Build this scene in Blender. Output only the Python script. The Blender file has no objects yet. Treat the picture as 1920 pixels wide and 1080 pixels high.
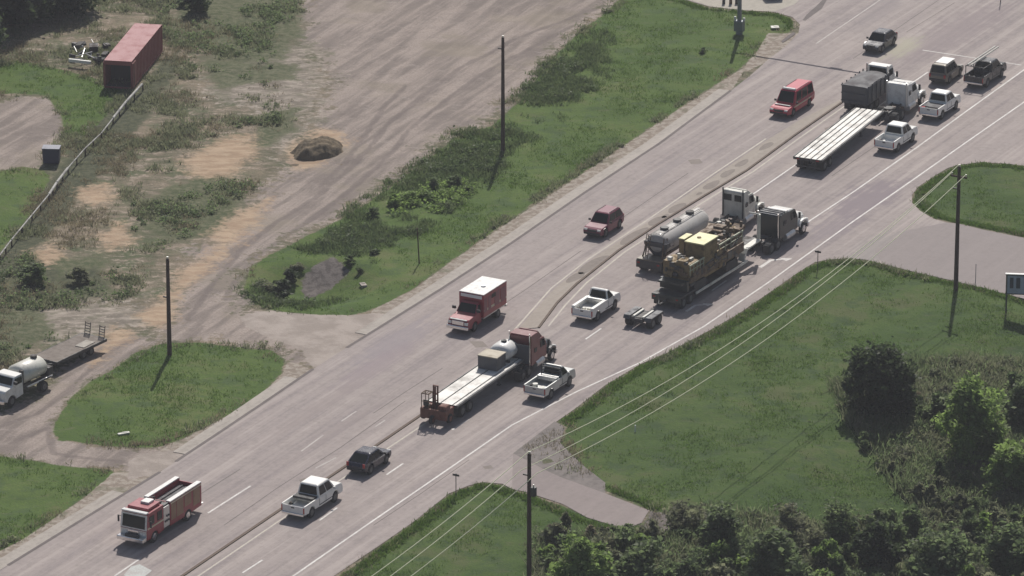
import bpy, bmesh, math, random
import numpy as np
from mathutils import Vector, Matrix
from mathutils.geometry import tessellate_polygon
random.seed(7); rng = np.random.default_rng(7)
PI = math.pi
scene = bpy.context.scene
COL = scene.collection

# ------------------------------------------------------------ camera, sky, sun, exposure
PITCH = math.radians(20.0); FPX = 10550.3; DIST = 481.75      # telephoto from a helicopter
cam_d = bpy.data.cameras.new('camera'); cam = bpy.data.objects.new('camera', cam_d); COL.objects.link(cam)
cam.location = (0, -DIST*math.cos(PITCH), DIST*math.sin(PITCH))
cam.rotation_euler = (PI/2-PITCH, 0, 0)
cam_d.sensor_width = 36.0; cam_d.lens = 36.0*FPX/1920.0
cam_d.clip_start = 1.0; cam_d.clip_end = 9000.0
scene.camera = cam

SUN_EL = math.radians(46.0); SUN_AZ = math.radians(7.0)      # azimuth from +Y towards +X
w = bpy.data.worlds.new('World'); scene.world = w; w.use_nodes = True
nt = w.node_tree; nt.nodes.clear()
sky = nt.nodes.new('ShaderNodeTexSky'); sky.sky_type = 'NISHITA'; sky.sun_disc = False
sky.sun_elevation = SUN_EL; sky.sun_rotation = SUN_AZ; sky.dust_density = 2.5; sky.air_density = 1.0
bgn = nt.nodes.new('ShaderNodeBackground'); bgn.inputs[1].default_value = 0.066
out = nt.nodes.new('ShaderNodeOutputWorld')
nt.links.new(sky.outputs[0], bgn.inputs[0]); nt.links.new(bgn.outputs[0], out.inputs[0])
sd = bpy.data.lights.new('sun', 'SUN'); sd.energy = 4.1; sd.angle = math.radians(0.5); sd.color = (1.0, 0.955, 0.895)
sun = bpy.data.objects.new('sun', sd); COL.objects.link(sun)
S = Vector((math.sin(SUN_AZ)*math.cos(SUN_EL), math.cos(SUN_AZ)*math.cos(SUN_EL), math.sin(SUN_EL)))
sun.rotation_euler = (-S).to_track_quat('-Z', 'Y').to_euler(); sun.location = S*200
vs = scene.view_settings; vs.view_transform = 'Standard'; vs.look = 'None'; vs.exposure = 0.07; vs.gamma = 1.0
vs.use_curve_mapping = False
HAZE = 0.000125
scene.cycles.max_bounces = 8; scene.cycles.diffuse_bounces = 4; scene.cycles.transmission_bounces = 6

# ------------------------------------------------------------ surveying helpers
CF = Vector((0, math.cos(PITCH), -math.sin(PITCH))); CU = Vector((0, math.sin(PITCH), math.cos(PITCH)))
CO = Vector(cam.location)
def G0(px, py, z=0.0):
    d = CF + Vector((1, 0, 0))*((px-960)/FPX) - CU*((py-540)/FPX)
    s = (z-CO.z)/d.z
    return CO + d*s
DA = G0(1120, 1075); DB = G0(1830, 570)
DD = (DB-DA).normalized(); DN = Vector((DD.y, -DD.x, 0))      # points to the lower right
def terr(x, y):
    d = (x-DA.x)*DN.x + (y-DA.y)*DN.y
    t = np.clip(d/17.0, 0, 1); al = ((x-DA.x)*DD.x+(y-DA.y)*DD.y)/(DB-DA).length
    f = np.clip((1.45-al)/.35, 0, 1); h = -2.3*(t*t*(3-2*t))*f*f*(3-2*f)
    # shallow road ditch on the left side near the culvert
    for (cx, cy, r, dz) in DIPS:
        q = np.clip(1-((x-cx)**2+(y-cy)**2)/(r*r), 0, 1); h = h-dz*q*q
    return h
DIPS = []
_p = G0(600, 530); DIPS.append((_p.x, _p.y, 6.5, 1.5))
def G(px, py, zo=0.0):
    z = 0.0
    for _ in range(12):
        p = G0(px, py, z+zo); z = float(terr(p.x, p.y))
    return Vector((p.x, p.y, z))
HEAD = math.radians(62.0)
def uv(p):   # road frame: u along the road, v to its right
    return (p.x*math.cos(HEAD)+p.y*math.sin(HEAD), p.x*math.sin(HEAD)-p.y*math.cos(HEAD))
def UV(u, v, z=0.0):
    return Vector((u*math.cos(HEAD)+v*math.sin(HEAD), u*math.sin(HEAD)-v*math.cos(HEAD), z))

# ------------------------------------------------------------ materials
MATS = {}
def lin(c):
    return tuple(((x/255)/12.92 if x/255 <= .04045 else (((x/255)+.055)/1.055)**2.4) for x in c)
def new_mat(name):
    m = bpy.data.materials.new(name); m.use_nodes = True
    n = m.node_tree; b = n.nodes.get('Principled BSDF'); MATS[name] = m
    return m, n, b
def N(n, t, **k):
    o = n.nodes.new(t)
    for a, v in k.items(): setattr(o, a, v)
    return o
def noise(n, coord, scale, detail=3, rough=.55, dist=0):
    o = N(n, 'ShaderNodeTexNoise'); o.inputs['Scale'].default_value = scale
    o.inputs['Detail'].default_value = detail; o.inputs['Roughness'].default_value = rough
    o.inputs['Distortion'].default_value = dist
    if coord is not None: n.links.new(coord, o.inputs['Vector'])
    return o.outputs['Fac']
def mapping(n, coord, scale=(1, 1, 1), loc=(0, 0, 0), rot=(0, 0, 0)):
    o = N(n, 'ShaderNodeMapping'); o.inputs['Scale'].default_value = scale
    o.inputs['Location'].default_value = loc; o.inputs['Rotation'].default_value = rot
    n.links.new(coord, o.inputs['Vector']); return o.outputs[0]
def rng_map(n, val, a, b, c=0., d=1., smooth=True):
    o = N(n, 'ShaderNodeMapRange'); o.interpolation_type = 'SMOOTHSTEP' if smooth else 'LINEAR'
    o.inputs[1].default_value = a; o.inputs[2].default_value = b
    o.inputs[3].default_value = c; o.inputs[4].default_value = d
    n.links.new(val, o.inputs[0]); return o.outputs[0]
def mth(n, op, a, b=None, clamp=False):
    o = N(n, 'ShaderNodeMath', operation=op); o.use_clamp = clamp
    for i, x in enumerate((a, b)):
        if x is None: continue
        if isinstance(x, (int, float)): o.inputs[i].default_value = x
        else: n.links.new(x, o.inputs[i])
    return o.outputs[0]
def mix(n, fac, a, b, mode='MIX'):
    o = N(n, 'ShaderNodeMix', data_type='RGBA', blend_type=mode)
    for i, x in ((0, fac), (6, a), (7, b)):
        if isinstance(x, (int, float)): o.inputs[i].default_value = x
        elif isinstance(x, tuple): o.inputs[i].default_value = (*x[:3], 1)
        else: n.links.new(x, o.inputs[i])
    return o.outputs[2]
def bump(n, b, h, strength=.3, dist=.05):
    o = N(n, 'ShaderNodeBump'); o.inputs['Strength'].default_value = strength; o.inputs['Distance'].default_value = dist
    n.links.new(h, o.inputs['Height']); n.links.new(o.outputs[0], b.inputs['Normal'])

def paint(name, col, rough=.35, metal=0.0, coat=.22, dirt=.25, dirtcol=(.20, .17, .14), scale=1.3):
    if max(col) < .12 and dirtcol == (.20, .17, .14): dirtcol = (.09, .08, .07)
    m, n, b = new_mat(name)
    tc = N(n, 'ShaderNodeTexCoord').outputs['Object']
    f = noise(n, tc, scale, 5, .6); f2 = noise(n, tc, scale*7, 3)
    fac = mth(n, 'MULTIPLY', rng_map(n, mth(n, 'ADD', mth(n, 'MULTIPLY', f, .7), mth(n, 'MULTIPLY', f2, .3)), .42, .72), dirt)
    c = mix(n, fac, col, dirtcol)
    n.links.new(c, b.inputs['Base Color']); b.inputs['Metallic'].default_value = metal
    n.links.new(mth(n, 'ADD', fac, rough, True), b.inputs['Roughness'])
    b.inputs['Coat Weight'].default_value = coat; b.inputs['Coat Roughness'].default_value = .12
    return m
WHITE = paint('white_paint', (.80, .79, .75), dirt=.12)
TRUCKWHITE = paint('truck_white_paint', (.74, .73, .70), dirt=.4, scale=2.0)
SILVER = paint('silver_paint', (.50, .51, .50), metal=.35, dirt=.25)
RED = paint('fire_red_paint', (.27, .010, .028), dirt=.12)
MAROON = paint('maroon_paint', (.15, .004, .035), dirt=.04)
NAVY = paint('navy_paint', (.010, .012, .032), dirt=.15, rough=.25)
BLACKP = paint('black_paint', (.02, .022, .028), dirt=.2, rough=.25)
GREYP = paint('grey_paint', (.048, .05, .062), dirt=.2, metal=.2, rough=.25)
TAN = paint('tan_silver_paint', (.15, .135, .11), dirt=.2, metal=.3)
REDTRUCK = paint('truck_red_paint', (.15, .012, .016), dirt=.12)
GREENP = paint('dark_green_paint', (.018, .026, .023), dirt=.15)
CREAM = paint('cream_white_paint', (.62, .61, .54), dirt=.45)
GREYRAIL = paint('grey_rail', (.16, .16, .155), rough=.5, coat=0, dirt=.5, dirtcol=(.07, .065, .06))
DECK = paint('aluminium_deck', (.70, .68, .63), rough=.5, coat=0, dirt=.45, scale=.6)
ALU = paint('aluminium', (.62, .62, .61), rough=.35, metal=.7, coat=0, dirt=.25)
CHROME = paint('chrome', (.75, .75, .75), rough=.15, metal=1, coat=0, dirt=.12)
BLACK = paint('black_rubber_plastic', (.028, .028, .03), rough=.6, coat=0, dirt=.5, dirtcol=(.09, .08, .07))
RUBBER = paint('tyre_rubber', (.022, .022, .023), rough=.8, coat=0, dirt=.6, dirtcol=(.08, .07, .06))
STEEL = paint('dark_steel', (.075, .075, .075), rough=.6, metal=.3, coat=0, dirt=.6, dirtcol=(.12, .09, .07))
RUST = paint('rusty_orange_steel', (.16, .06, .04), rough=.65, coat=0, dirt=.6, dirtcol=(.06, .035, .025), scale=2.5)
YEL = paint('machine_yellow', (.24, .165, .07), rough=.6, coat=0, dirt=.95, dirtcol=(.06, .042, .03), scale=2.0)
YELTOP = paint('pale_yellow_panel', (.70, .66, .36), rough=.5, coat=0, dirt=.3, dirtcol=(.35, .31, .18))
BROWN = paint('oily_brown_steel', (.15, .095, .055), rough=.6, coat=0, dirt=.7, dirtcol=(.05, .038, .028), scale=2.2)
TARP = paint('dark_tarp', (.10, .10, .105), rough=.7, coat=0, dirt=.5, dirtcol=(.16, .13, .12), scale=1.0)
DUMPGREY = paint('dump_box_grey', (.075, .08, .09), rough=.55, coat=.1, dirt=.5, dirtcol=(.12, .10, .09))
CONT = paint('container_red', (.27, .065, .07), rough=.5, coat=.2, dirt=.35, dirtcol=(.22, .10, .08), scale=.7)
CONTIN = paint('container_inside', (.05, .045, .05), rough=.8, coat=0, dirt=.4)
GOLDBAND = paint('cream_stripe', (.55, .47, .33), rough=.4, dirt=.2)
WOODPOLE = paint('creosote_wood', (.075, .045, .035), rough=.85, coat=0, dirt=.6, dirtcol=(.04, .028, .022), scale=3)
PLANK = paint('weathered_planks', (.20, .17, .145), rough=.85, coat=0, dirt=.6, dirtcol=(.12, .10, .085), scale=2)
GALV = paint('galvanised_steel', (.20, .22, .24), rough=.5, metal=.4, coat=0, dirt=.3)
WIRE = paint('bright_wire', (.66, .66, .46), rough=.3, metal=.2, coat=0, dirt=.1)
BLUEBIN = paint('dark_blue_plastic', (.03, .035, .085), rough=.45, coat=.1, dirt=.3)
LIGHTR = paint('red_lens', (.35, .02, .02), rough=.2, dirt=0)
LIGHTC = paint('clear_lens', (.75, .75, .72), rough=.12, dirt=0)
AMBER = paint('amber_lens', (.6, .25, .03), rough=.2, dirt=0)
SIGNF = paint('sign_face', (.42, .45, .56), rough=.5, coat=0, dirt=.3)
SIGND = paint('sign_dark', (.05, .06, .09), rough=.5, coat=0, dirt=.2)
def glass():
    m, n, b = new_mat('dark_window_glass')
    b.inputs['Base Color'].default_value = (.010, .013, .013, 1); b.inputs['Roughness'].default_value = .07
    b.inputs['Specular IOR Level'].default_value = .22
    return m
GLASS = glass()

def leafmat(name, c1, c2, trans=.35):
    m, n, b = new_mat(name)
    geo = N(n, 'ShaderNodeNewGeometry'); pos = geo.outputs['Position']
    f = noise(n, pos, .9, 3); f2 = noise(n, pos, 5, 2)
    c = mix(n, rng_map(n, mth(n, 'ADD', mth(n, 'MULTIPLY', f, .6), mth(n, 'MULTIPLY', f2, .4)), .35, .65), c1, c2)
    at = N(n, 'ShaderNodeAttribute'); at.attribute_name = 'leafvar'
    c = mix(n, 1.0, c, mth(n, 'ADD', mth(n, 'MULTIPLY', at.outputs['Fac'], .4), .8), 'MULTIPLY')
    n.links.new(c, b.inputs['Base Color']); b.inputs['Roughness'].default_value = .6
    b.inputs['Specular IOR Level'].default_value = .25
    tr = N(n, 'ShaderNodeBsdfTranslucent'); n.links.new(mix(n, 1.0, c, (1.05, 1.12, .95), 'MULTIPLY'), tr.inputs['Color'])
    ms = N(n, 'ShaderNodeMixShader'); ms.inputs[0].default_value = trans
    n.links.new(b.outputs[0], ms.inputs[1]); n.links.new(tr.outputs[0], ms.inputs[2])
    n.links.new(ms.outputs[0], n.nodes['Material Output'].inputs[0])
    return m
LEAF_D = leafmat('dark_tree_leaves', (.05, .068, .036), (.08, .105, .05), .5)
LEAF_M = leafmat('mid_green_leaves', (.13, .17, .088), (.19, .23, .12), .6)
LEAF_L = leafmat('fresh_green_leaves', (.18, .25, .085), (.26, .34, .12), .6)
LEAF_O = leafmat('olive_scrub_leaves', (.165, .178, .115), (.235, .23, .16), .55)
LEAF_G = leafmat('grass_blades', (.085, .145, .035), (.13, .19, .05), .5)
LEAF_Y = leafmat('dry_weeds', (.20, .17, .12), (.30, .245, .185), .4)
LEAF_T = leafmat('tall_grass_blades', (.10, .14, .065), (.155, .185, .095), .45)
BARK = paint('tree_bark', (.10, .085, .07), rough=.9, coat=0, dirt=.5, scale=4)

# pavement, seen in the road frame (object axes: X along the road, -Y = v)
def pavement(name, base, dark, light, streak=.5, stains=(), fine=.35, rough=.85):
    m, n, b = new_mat(name)
    tc = N(n, 'ShaderNodeTexCoord').outputs['Object']
    s1 = noise(n, mapping(n, tc, (.018, .85, 1)), 1.0, 4, .6)
    s2 = noise(n, mapping(n, tc, (.05, 2.6, 1), (7, 3, 0)), 1.0, 3, .6)
    sx = N(n, 'ShaderNodeSeparateXYZ'); n.links.new(tc, sx.inputs[0])
    wv = mth(n, 'COSINE', mth(n, 'MULTIPLY', mth(n, 'ADD', sx.outputs['Y'], .9), 2*PI/1.87))
    mot = noise(n, tc, .16, 5, .6); fn = noise(n, tc, 2.3, 6, .65); fn2 = noise(n, tc, .7, 4, .6)
    t = mth(n, 'ADD', mth(n, 'MULTIPLY', s1, .55), mth(n, 'MULTIPLY', s2, .25))
    t = mth(n, 'ADD', t, mth(n, 'MULTIPLY', mot, .2))
    t = mth(n, 'ADD', t, mth(n, 'MULTIPLY', wv, .016))
    c = mix(n, mth(n, 'MULTIPLY', rng_map(n, t, .5, .38), streak), base, dark)
    c = mix(n, mth(n, 'MULTIPLY', rng_map(n, t, .5, .61), streak), c, light)
    g = mth(n, 'ADD', mth(n, 'MULTIPLY', fn, .6), mth(n, 'MULTIPLY', fn2, .4))
    c = mix(n, mth(n, 'MULTIPLY', rng_map(n, g, .40, .66), fine), c, tuple(x*1.25 for x in base), 'MIX')
    c = mix(n, mth(n, 'MULTIPLY', rng_map(n, g, .52, .34), fine), c, tuple(x*.72 for x in base), 'MIX')
    for (px, py, ru, rv, k, col) in stains:
        u, v = uv(G0(px, py))
        mp = mapping(n, tc, (1/ru, 1/rv, 1), (-u/ru, v/rv, 0))
        ln = N(n, 'ShaderNodeVectorMath', operation='LENGTH'); n.links.new(mp, ln.inputs[0])
        d = mth(n, 'ADD', ln.outputs['Value'], mth(n, 'MULTIPLY', mth(n, 'SUBTRACT', fn2, .5), 1.2))
        d = mth(n, 'ADD', d, mth(n, 'MULTIPLY', mth(n, 'SUBTRACT', s2, .5), 1.6))
        c = mix(n, mth(n, 'MULTIPLY', rng_map(n, d, 1.0, .35), min(.95, k*1.5)), c, col)
    n.links.new(c, b.inputs['Base Color']); b.inputs['Roughness'].default_value = rough
    b.inputs['Specular IOR Level'].default_value = .3
    bump(n, b, fn, .25, .02)
    return m
ROADM = pavement('worn_road_surface', (.285, .245, .231), (.215, .183, .182), (.365, .315, .292), 1.0, [
    (1620, 375, 9, 3.0, .55, (.20, .165, .18)), (1560, 430, 5, 2.0, .4, (.21, .175, .19)), (1790, 60, 16, 3.4, .4, (.22, .18, .185)),
    (1650, 20, 10, 2, .35, (.23, .20, .20)), (740, 640, 9, 2.0, .4, (.24, .21, .225)), (700, 690, 9, 1.6, .45, (.25, .205, .215)),
    (1500, 455, 6, 2, .35, (.22, .19, .20)), (600, 760, 14, 1.0, .35, (.25, .21, .20)), (1840, 350, 3, 3, .01, (.2, .17, .18)),
    (1640, 470, 7, 2.6, .45, (.23, .21, .20)), (640, 800, 12, .8, .3, (.25, .21, .2)), (1080, 300, 8, 1.4, .3, (.25, .21, .2)),
    (1690, 90, 5, 1.8, .5, (.36, .34, .26)), (330, 960, 10, .8, .3, (.24, .21, .2)), (1230, 330, 10, .9, .35, (.24, .21, .21))], .4)
SIDEM = pavement('side_street_surface', (.24, .208, .20), (.215, .187, .18), (.265, .23, .22), .5, (), .2)
DRIVEM = pavement('driveway_surface', (.235, .198, .188), (.205, .172, .166), (.265, .225, .213), .5, (), .25)
CONCM = pavement('concrete_surface', (.34, .305, .27), (.26, .23, .20), (.40, .355, .315), .6, (), .5)
APRONM = pavement('apron_concrete', (.33, .285, .26), (.27, .235, .215), (.38, .33, .30), .5, (), .5)
MEDM = pavement('median_concrete', (.305, .265, .228), (.25, .215, .185), (.35, .31, .27), .5, (), .3)
KERBM = pavement('kerb_dirt_shadow', (.115, .085, .065), (.08, .06, .048), (.16, .125, .095), .5, (), .5)  # dark brown stands for the shadow and dirt along the kerb
OVALM = pavement('dark_oval_infill', (.205, .175, .155), (.18, .15, .13), (.24, .21, .18), .5, (), .4)
TARSHADEM = pavement('tar_kerb_shadow', (.13, .11, .105), (.09, .08, .075), (.17, .15, .14), .5, (), .5)  # tar of the cracks, also the dark of the painted kerb shadows
def marking(name, col, wear):
    m, n, b = new_mat(name)
    tc = N(n, 'ShaderNodeTexCoord').outputs['Object']
    f = mth(n, 'ADD', mth(n, 'MULTIPLY', noise(n, tc, .9, 4), .5), mth(n, 'MULTIPLY', noise(n, tc, 6, 4), .5))
    c = mix(n, mth(n, 'MULTIPLY', rng_map(n, f, .38, .62), wear), col, (.31, .27, .255))
    n.links.new(c, b.inputs['Base Color']); b.inputs['Roughness'].default_value = .7
    return m
LINEW = marking('white_line_paint', (.62, .60, .57), .55)
LINEF = marking('faded_line_paint', (.42, .385, .36), .9)
LINEC = marking('cream_line_paint', (.44, .40, .32), .7)

# ------------------------------------------------------------ scene graph helpers
def link(o, parent=None):
    COL.objects.link(o)
    if parent is not None: o.parent = parent
    return o
def tag(o, label=None, cat=None, group=None, kind=None):
    if label: o['label'] = label
    if cat: o['category'] = cat
    if group: o['group'] = group
    if kind: o['kind'] = kind
    return o
def thing(name, label, cat, loc=(0, 0, 0), rz=0.0, group=None):
    o = bpy.data.objects.new(name, None); COL.objects.link(o); o.empty_display_size = .5
    o.location = loc; o.rotation_euler = (0, 0, rz)
    return tag(o, label, cat, group)
def children(o): return [c for c in bpy.data.objects if c.parent == o]
def copy_tree(o, parent=None):
    c = o.copy(); COL.objects.link(c); c.parent = parent
    for ch in children(o): copy_tree(ch, c)
    return c

class MB:
    def __init__(s): s.bm = bmesh.new()
    def face(s, pts):
        vs_ = [s.bm.verts.new(p) for p in pts]
        try: return s.bm.faces.new(vs_)
        except ValueError: return None
    def box(s, cx, cy, cz, sx, sy, sz, rz=0.0, ry=0.0, rx=0.0):
        M = Matrix.Translation((cx, cy, cz)) @ Matrix.Rotation(rz, 4, 'Z') @ Matrix.Rotation(ry, 4, 'Y') @ Matrix.Rotation(rx, 4, 'X')
        v = [s.bm.verts.new(M @ Vector((x*sx/2, y*sy/2, z*sz/2))) for x in (-1, 1) for y in (-1, 1) for z in (-1, 1)]
        for f in ((0, 1, 3, 2), (4, 6, 7, 5), (0, 4, 5, 1), (2, 3, 7, 6), (0, 2, 6, 4), (1, 5, 7, 3)):
            s.bm.faces.new([v[i] for i in f])
        return s
    def loft(s, rings, cap=True):
        R = [[s.bm.verts.new(p) for p in r] for r in rings]; n = len(R[0])
        for a, b in zip(R, R[1:]):
            for i in range(n):
                try: s.bm.faces.new((a[i], a[(i+1) % n], b[(i+1) % n], b[i]))
                except ValueError: pass
        if cap:
            for r in (R[0], R[-1]):
                try: s.bm.faces.new(r)
                except ValueError: pass
        return s
    def prism(s, prof, y0, y1, yf=None):
        """profile of (x, z) swept across y; yf(x,z)->factor pulls the sides in"""
        f = yf or (lambda x, z: 1.0)
        c = (y0+y1)/2; h = (y1-y0)/2
        s.loft([[(x, c-h*f(x, z), z) for x, z in prof], [(x, c+h*f(x, z), z) for x, z in prof]])
        return s
    def cyl(s, p0, p1, r0, r1=None, n=12, cap=True):
        r1 = r0 if r1 is None else r1
        p0 = Vector(p0); p1 = Vector(p1); d = (p1-p0).normalized()
        a = d.orthogonal().normalized(); b = d.cross(a)
        rings = [[p+a*(r*math.cos(2*PI*i/n))+b*(r*math.sin(2*PI*i/n)) for i in range(n)] for p, r in ((p0, r0), (p1, r1))]
        return s.loft(rings, cap)
    def tube(s, pts, r, n=6):
        pts = [Vector(p) for p in pts]
        for a, b in zip(pts, pts[1:]): s.cyl(a, b, r, r, n)
        return s
    def slab(s, q, s0, s1, t0, t1, off=.012, th=.02):
        """a thin pane lying on the quad q (A,B,C,D), s along AB, t along AD"""
        A, B, C, D = [Vector(p) for p in q]
        def P(u, v): return (A*(1-u)+B*u)*(1-v)+(D*(1-u)+C*u)*v
        nrm = (B-A).cross(D-A).normalized()
        pts = [P(s0, t0), P(s1, t0), P(s1, t1), P(s0, t1)]
        s.loft([[p-nrm*th for p in pts], [p+nrm*off for p in pts]])
        return s
    def build(s, name, mat, parent=None, bevel=0.0, seg=2, smooth=False, loc=None, rot=None):
        bmesh.ops.remove_doubles(s.bm, verts=s.bm.verts, dist=1e-5)
        bmesh.ops.recalc_face_normals(s.bm, faces=s.bm.faces)
        if bevel > 0:
            es = [e for e in s.bm.edges if len(e.link_faces) == 2 and e.calc_face_angle(0) > .5]
            try: bmesh.ops.bevel(s.bm, geom=es, offset=bevel, segments=seg, profile=.5, affect='EDGES', clamp_overlap=True)
            except Exception: pass
        me = bpy.data.meshes.new(name); s.bm.to_mesh(me); s.bm.free()
        if smooth:
            me.polygons.foreach_set('use_smooth', [True]*len(me.polygons))
        me.materials.append(mat)
        o = bpy.data.objects.new(name, me); link(o, parent)
        if loc is not None: o.location = loc
        if rot is not None: o.rotation_euler = rot
        return o

def arr_mesh(name, verts, faces, mat, leafvar=None):
    me = bpy.data.meshes.new(name)
    me.vertices.add(len(verts)); me.vertices.foreach_set('co', np.asarray(verts, dtype=np.float32).ravel())
    F = np.asarray(faces, dtype=np.int32); k = F.shape[1]
    me.loops.add(F.size); me.loops.foreach_set('vertex_index', F.ravel())
    me.polygons.add(len(F)); me.polygons.foreach_set('loop_start', np.arange(0, F.size, k, dtype=np.int32))
    me.polygons.foreach_set('loop_total', np.full(len(F), k, dtype=np.int32))
    if leafvar is not None:
        a = me.attributes.new('leafvar', 'FLOAT', 'POINT'); a.data.foreach_set('value', np.asarray(leafvar, dtype=np.float32))
    me.update(calc_edges=True); me.validate(); me.materials.append(mat)
    return me

# ------------------------------------------------------------ flat sheets in the road frame
def sheet(name, pts, z, mat, kind='structure', thick=0.0, parent=None, world=False):
    """pts: photo-surveyed (px,py) points on the ground, or world vectors"""
    P = [Vector(p) if world else G0(*p) for p in pts]
    L = [uv(p) for p in P]; L = [(u, -v) for u, v in L]
    bm = bmesh.new()
    top = [bm.verts.new((x, y, z)) for x, y in L]
    for t in tessellate_polygon([[Vector((x, y, 0)) for x, y in L]]):
        try: bm.faces.new([top[i] for i in t])
        except ValueError: pass
    if thick:
        bot = [bm.verts.new((x, y, z-thick)) for x, y in L]; n = len(L)
        for i in range(n): bm.faces.new((top[i], top[(i+1) % n], bot[(i+1) % n], bot[i]))
    bmesh.ops.recalc_face_normals(bm, faces=bm.faces)
    up = sum(f.normal.z*f.calc_area() for f in bm.faces)
    if up < 0: bmesh.ops.reverse_faces(bm, faces=bm.faces)
    me = bpy.data.meshes.new(name); bm.to_mesh(me); bm.free(); me.materials.append(mat)
    o = bpy.data.objects.new(name, me); link(o, parent); o.rotation_euler = (0, 0, HEAD)
    if kind: o['kind'] = kind
    return o
def ribbon(pts, width, world=False):
    P = [Vector(p) if world else G0(*p) for p in pts]
    Lf, Rt = [], []
    for i, p in enumerate(P):
        d = (P[min(i+1, len(P)-1)]-P[max(i-1, 0)]); d.z = 0; d.normalize()
        nn = Vector((-d.y, d.x, 0))*(width/2)
        Lf.append(p+nn); Rt.append(p-nn)
    return Lf+Rt[::-1]
def strips(name, lines, width, z, mat):
    """several painted strips of one kind of marking in one sheet"""
    bm = bmesh.new()
    for pts in lines:
        r = ribbon(pts, width); n = len(r)//2
        L = [(uv(p)[0], -uv(p)[1], z) for p in r]
        v = [bm.verts.new(p) for p in L]
        for i in range(n-1): bm.faces.new((v[i], v[i+1], v[2*n-2-i], v[2*n-1-i]))
    bmesh.ops.recalc_face_normals(bm, faces=bm.faces)
    for f in bm.faces:
        if f.normal.z < 0: f.normal_flip()
    me = bpy.data.meshes.new(name); bm.to_mesh(me); bm.free(); me.materials.append(mat)
    o = bpy.data.objects.new(name, me); link(o); o.rotation_euler = (0, 0, HEAD); o['kind'] = 'structure'
    return o

def PX(u, v):   # survey coordinates of a road frame point
    q = UV(u, v)-CO; return (960+FPX*q.x/q.dot(CF), 540-FPX*q.dot(CU)/q.dot(CF))
FAR = [(1190, -90), (1500, -100), PX(140, -10), PX(420, -10), PX(420, 24), PX(92, 24), (2150, 150), (2700, 260), (2700, 420)]
ROAD_L = [(-420, 1345), (15, 1060), (150, 977), (300, 885), (480, 765), (587, 692), (700, 620), (830, 540), (960, 455), (1095, 362), (1235, 270), (1370, 170),
          (1405, 143), (1440, 112), (1476, 84), (1497, 62), (1500, 46), (1486, 32), (1450, 22), (1390, 19), (1330, 12), (1280, -2), (1190, -30)]
ROAD_R1 = [(1920, 311), (1890, 307), (1840, 304), (1797, 309), (1777, 315), (1752, 330), (1722, 350), (1710, 365), (1710, 380), (1725, 395), (1750, 410),
           (1775, 417), (1800, 420)]
ROAD_R2 = [(1790, 527), (1755, 519), (1715, 510), (1655, 495), (1625, 487), (1590, 484), (1552, 487), (1527, 492), (1490, 515), (1455, 540), (1385, 588), (1335, 617), (1250, 662),
           (1200, 683), (1135, 722), (1080, 765), (1015, 810), (962, 850)]
ROAD_R3 = [(960, 917), (942, 907), (905, 904), (880, 910), (842, 925), (780, 975), (705, 1027), (627, 1079), (300, 1310)]
sheet('road', ROAD_L+FAR+ROAD_R1+ROAD_R2+ROAD_R3, 0.0, ROADM)
sheet('side_street', [(2700, 650), (1920, 446), (1850, 432), (1800, 420), (1775, 417), (1700, 432), (1640, 470), (1655, 495), (1715, 510), (1790, 527), (1830, 537), (1920, 560), (2700, 760)], .004, SIDEM)
sheet('driveway', [(962, 850), (985, 862), (1030, 885), (1055, 896), (1135, 925), (1217, 957), (1203, 980), (1172, 992), (1100, 970), (1055, 945), (985, 922), (960, 917)], .003, DRIVEM)
sheet('gravel_turnout', [(962, 850), (985, 832), (1040, 790), (1060, 800), (1050, 830), (1090, 870), (1135, 905), (1135, 925), (1055, 896), (1030, 885), (985, 862)], .002,
      pavement('grey_gravel', (.155, .135, .125), (.10, .095, .085), (.19, .165, .155), .6, (), .9))
# gutters and kerbs of the left side
GUT_IN = [(15, 1060), (150, 977), (300, 885)]
def offs(pts, du):
    r = []
    P = [G0(*p) for p in pts]
    for i, p in enumerate(P):
        d = P[min(i+1, len(P)-1)]-P[max(i-1, 0)]; d.z = 0; d.normalize()
        r.append(p+Vector((-d.y, d.x, 0))*du)
    return r
for seg in ([(-420, 1345), (15, 1060), (150, 977), (235, 925)], [(350, 852), (480, 765), (560, 710)], [(690, 628), (830, 540), (960, 455), (1095, 362), (1235, 270), (1370, 170)]):
    a = offs(seg, 0.02); b = offs(seg, 1.25)
    sheet('gutter', a+b[::-1], .012, CONCM, world=True, thick=.1)
strips('gutter_crack', [[(15, 1060), (150, 977), (300, 885)], [(330, 865), (480, 765), (587, 692)], [(650, 652), (830, 540), (960, 455), (1095, 362), (1235, 270), (1370, 170)]], .28, .0165, TARSHADEM)
# aprons of the two dirt drives and the lot at the top
sheet('top_lot', [(1200, -30), (1290, -2), (1330, 12), (1390, 19), (1450, 22), (1490, 8), (1530, -30), (1500, -60), (1200, -60)], .003,
      pavement('pale_lot', (.36, .33, .28), (.32, .29, .25), (.40, .36, .31), .5, (), .4))
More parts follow.
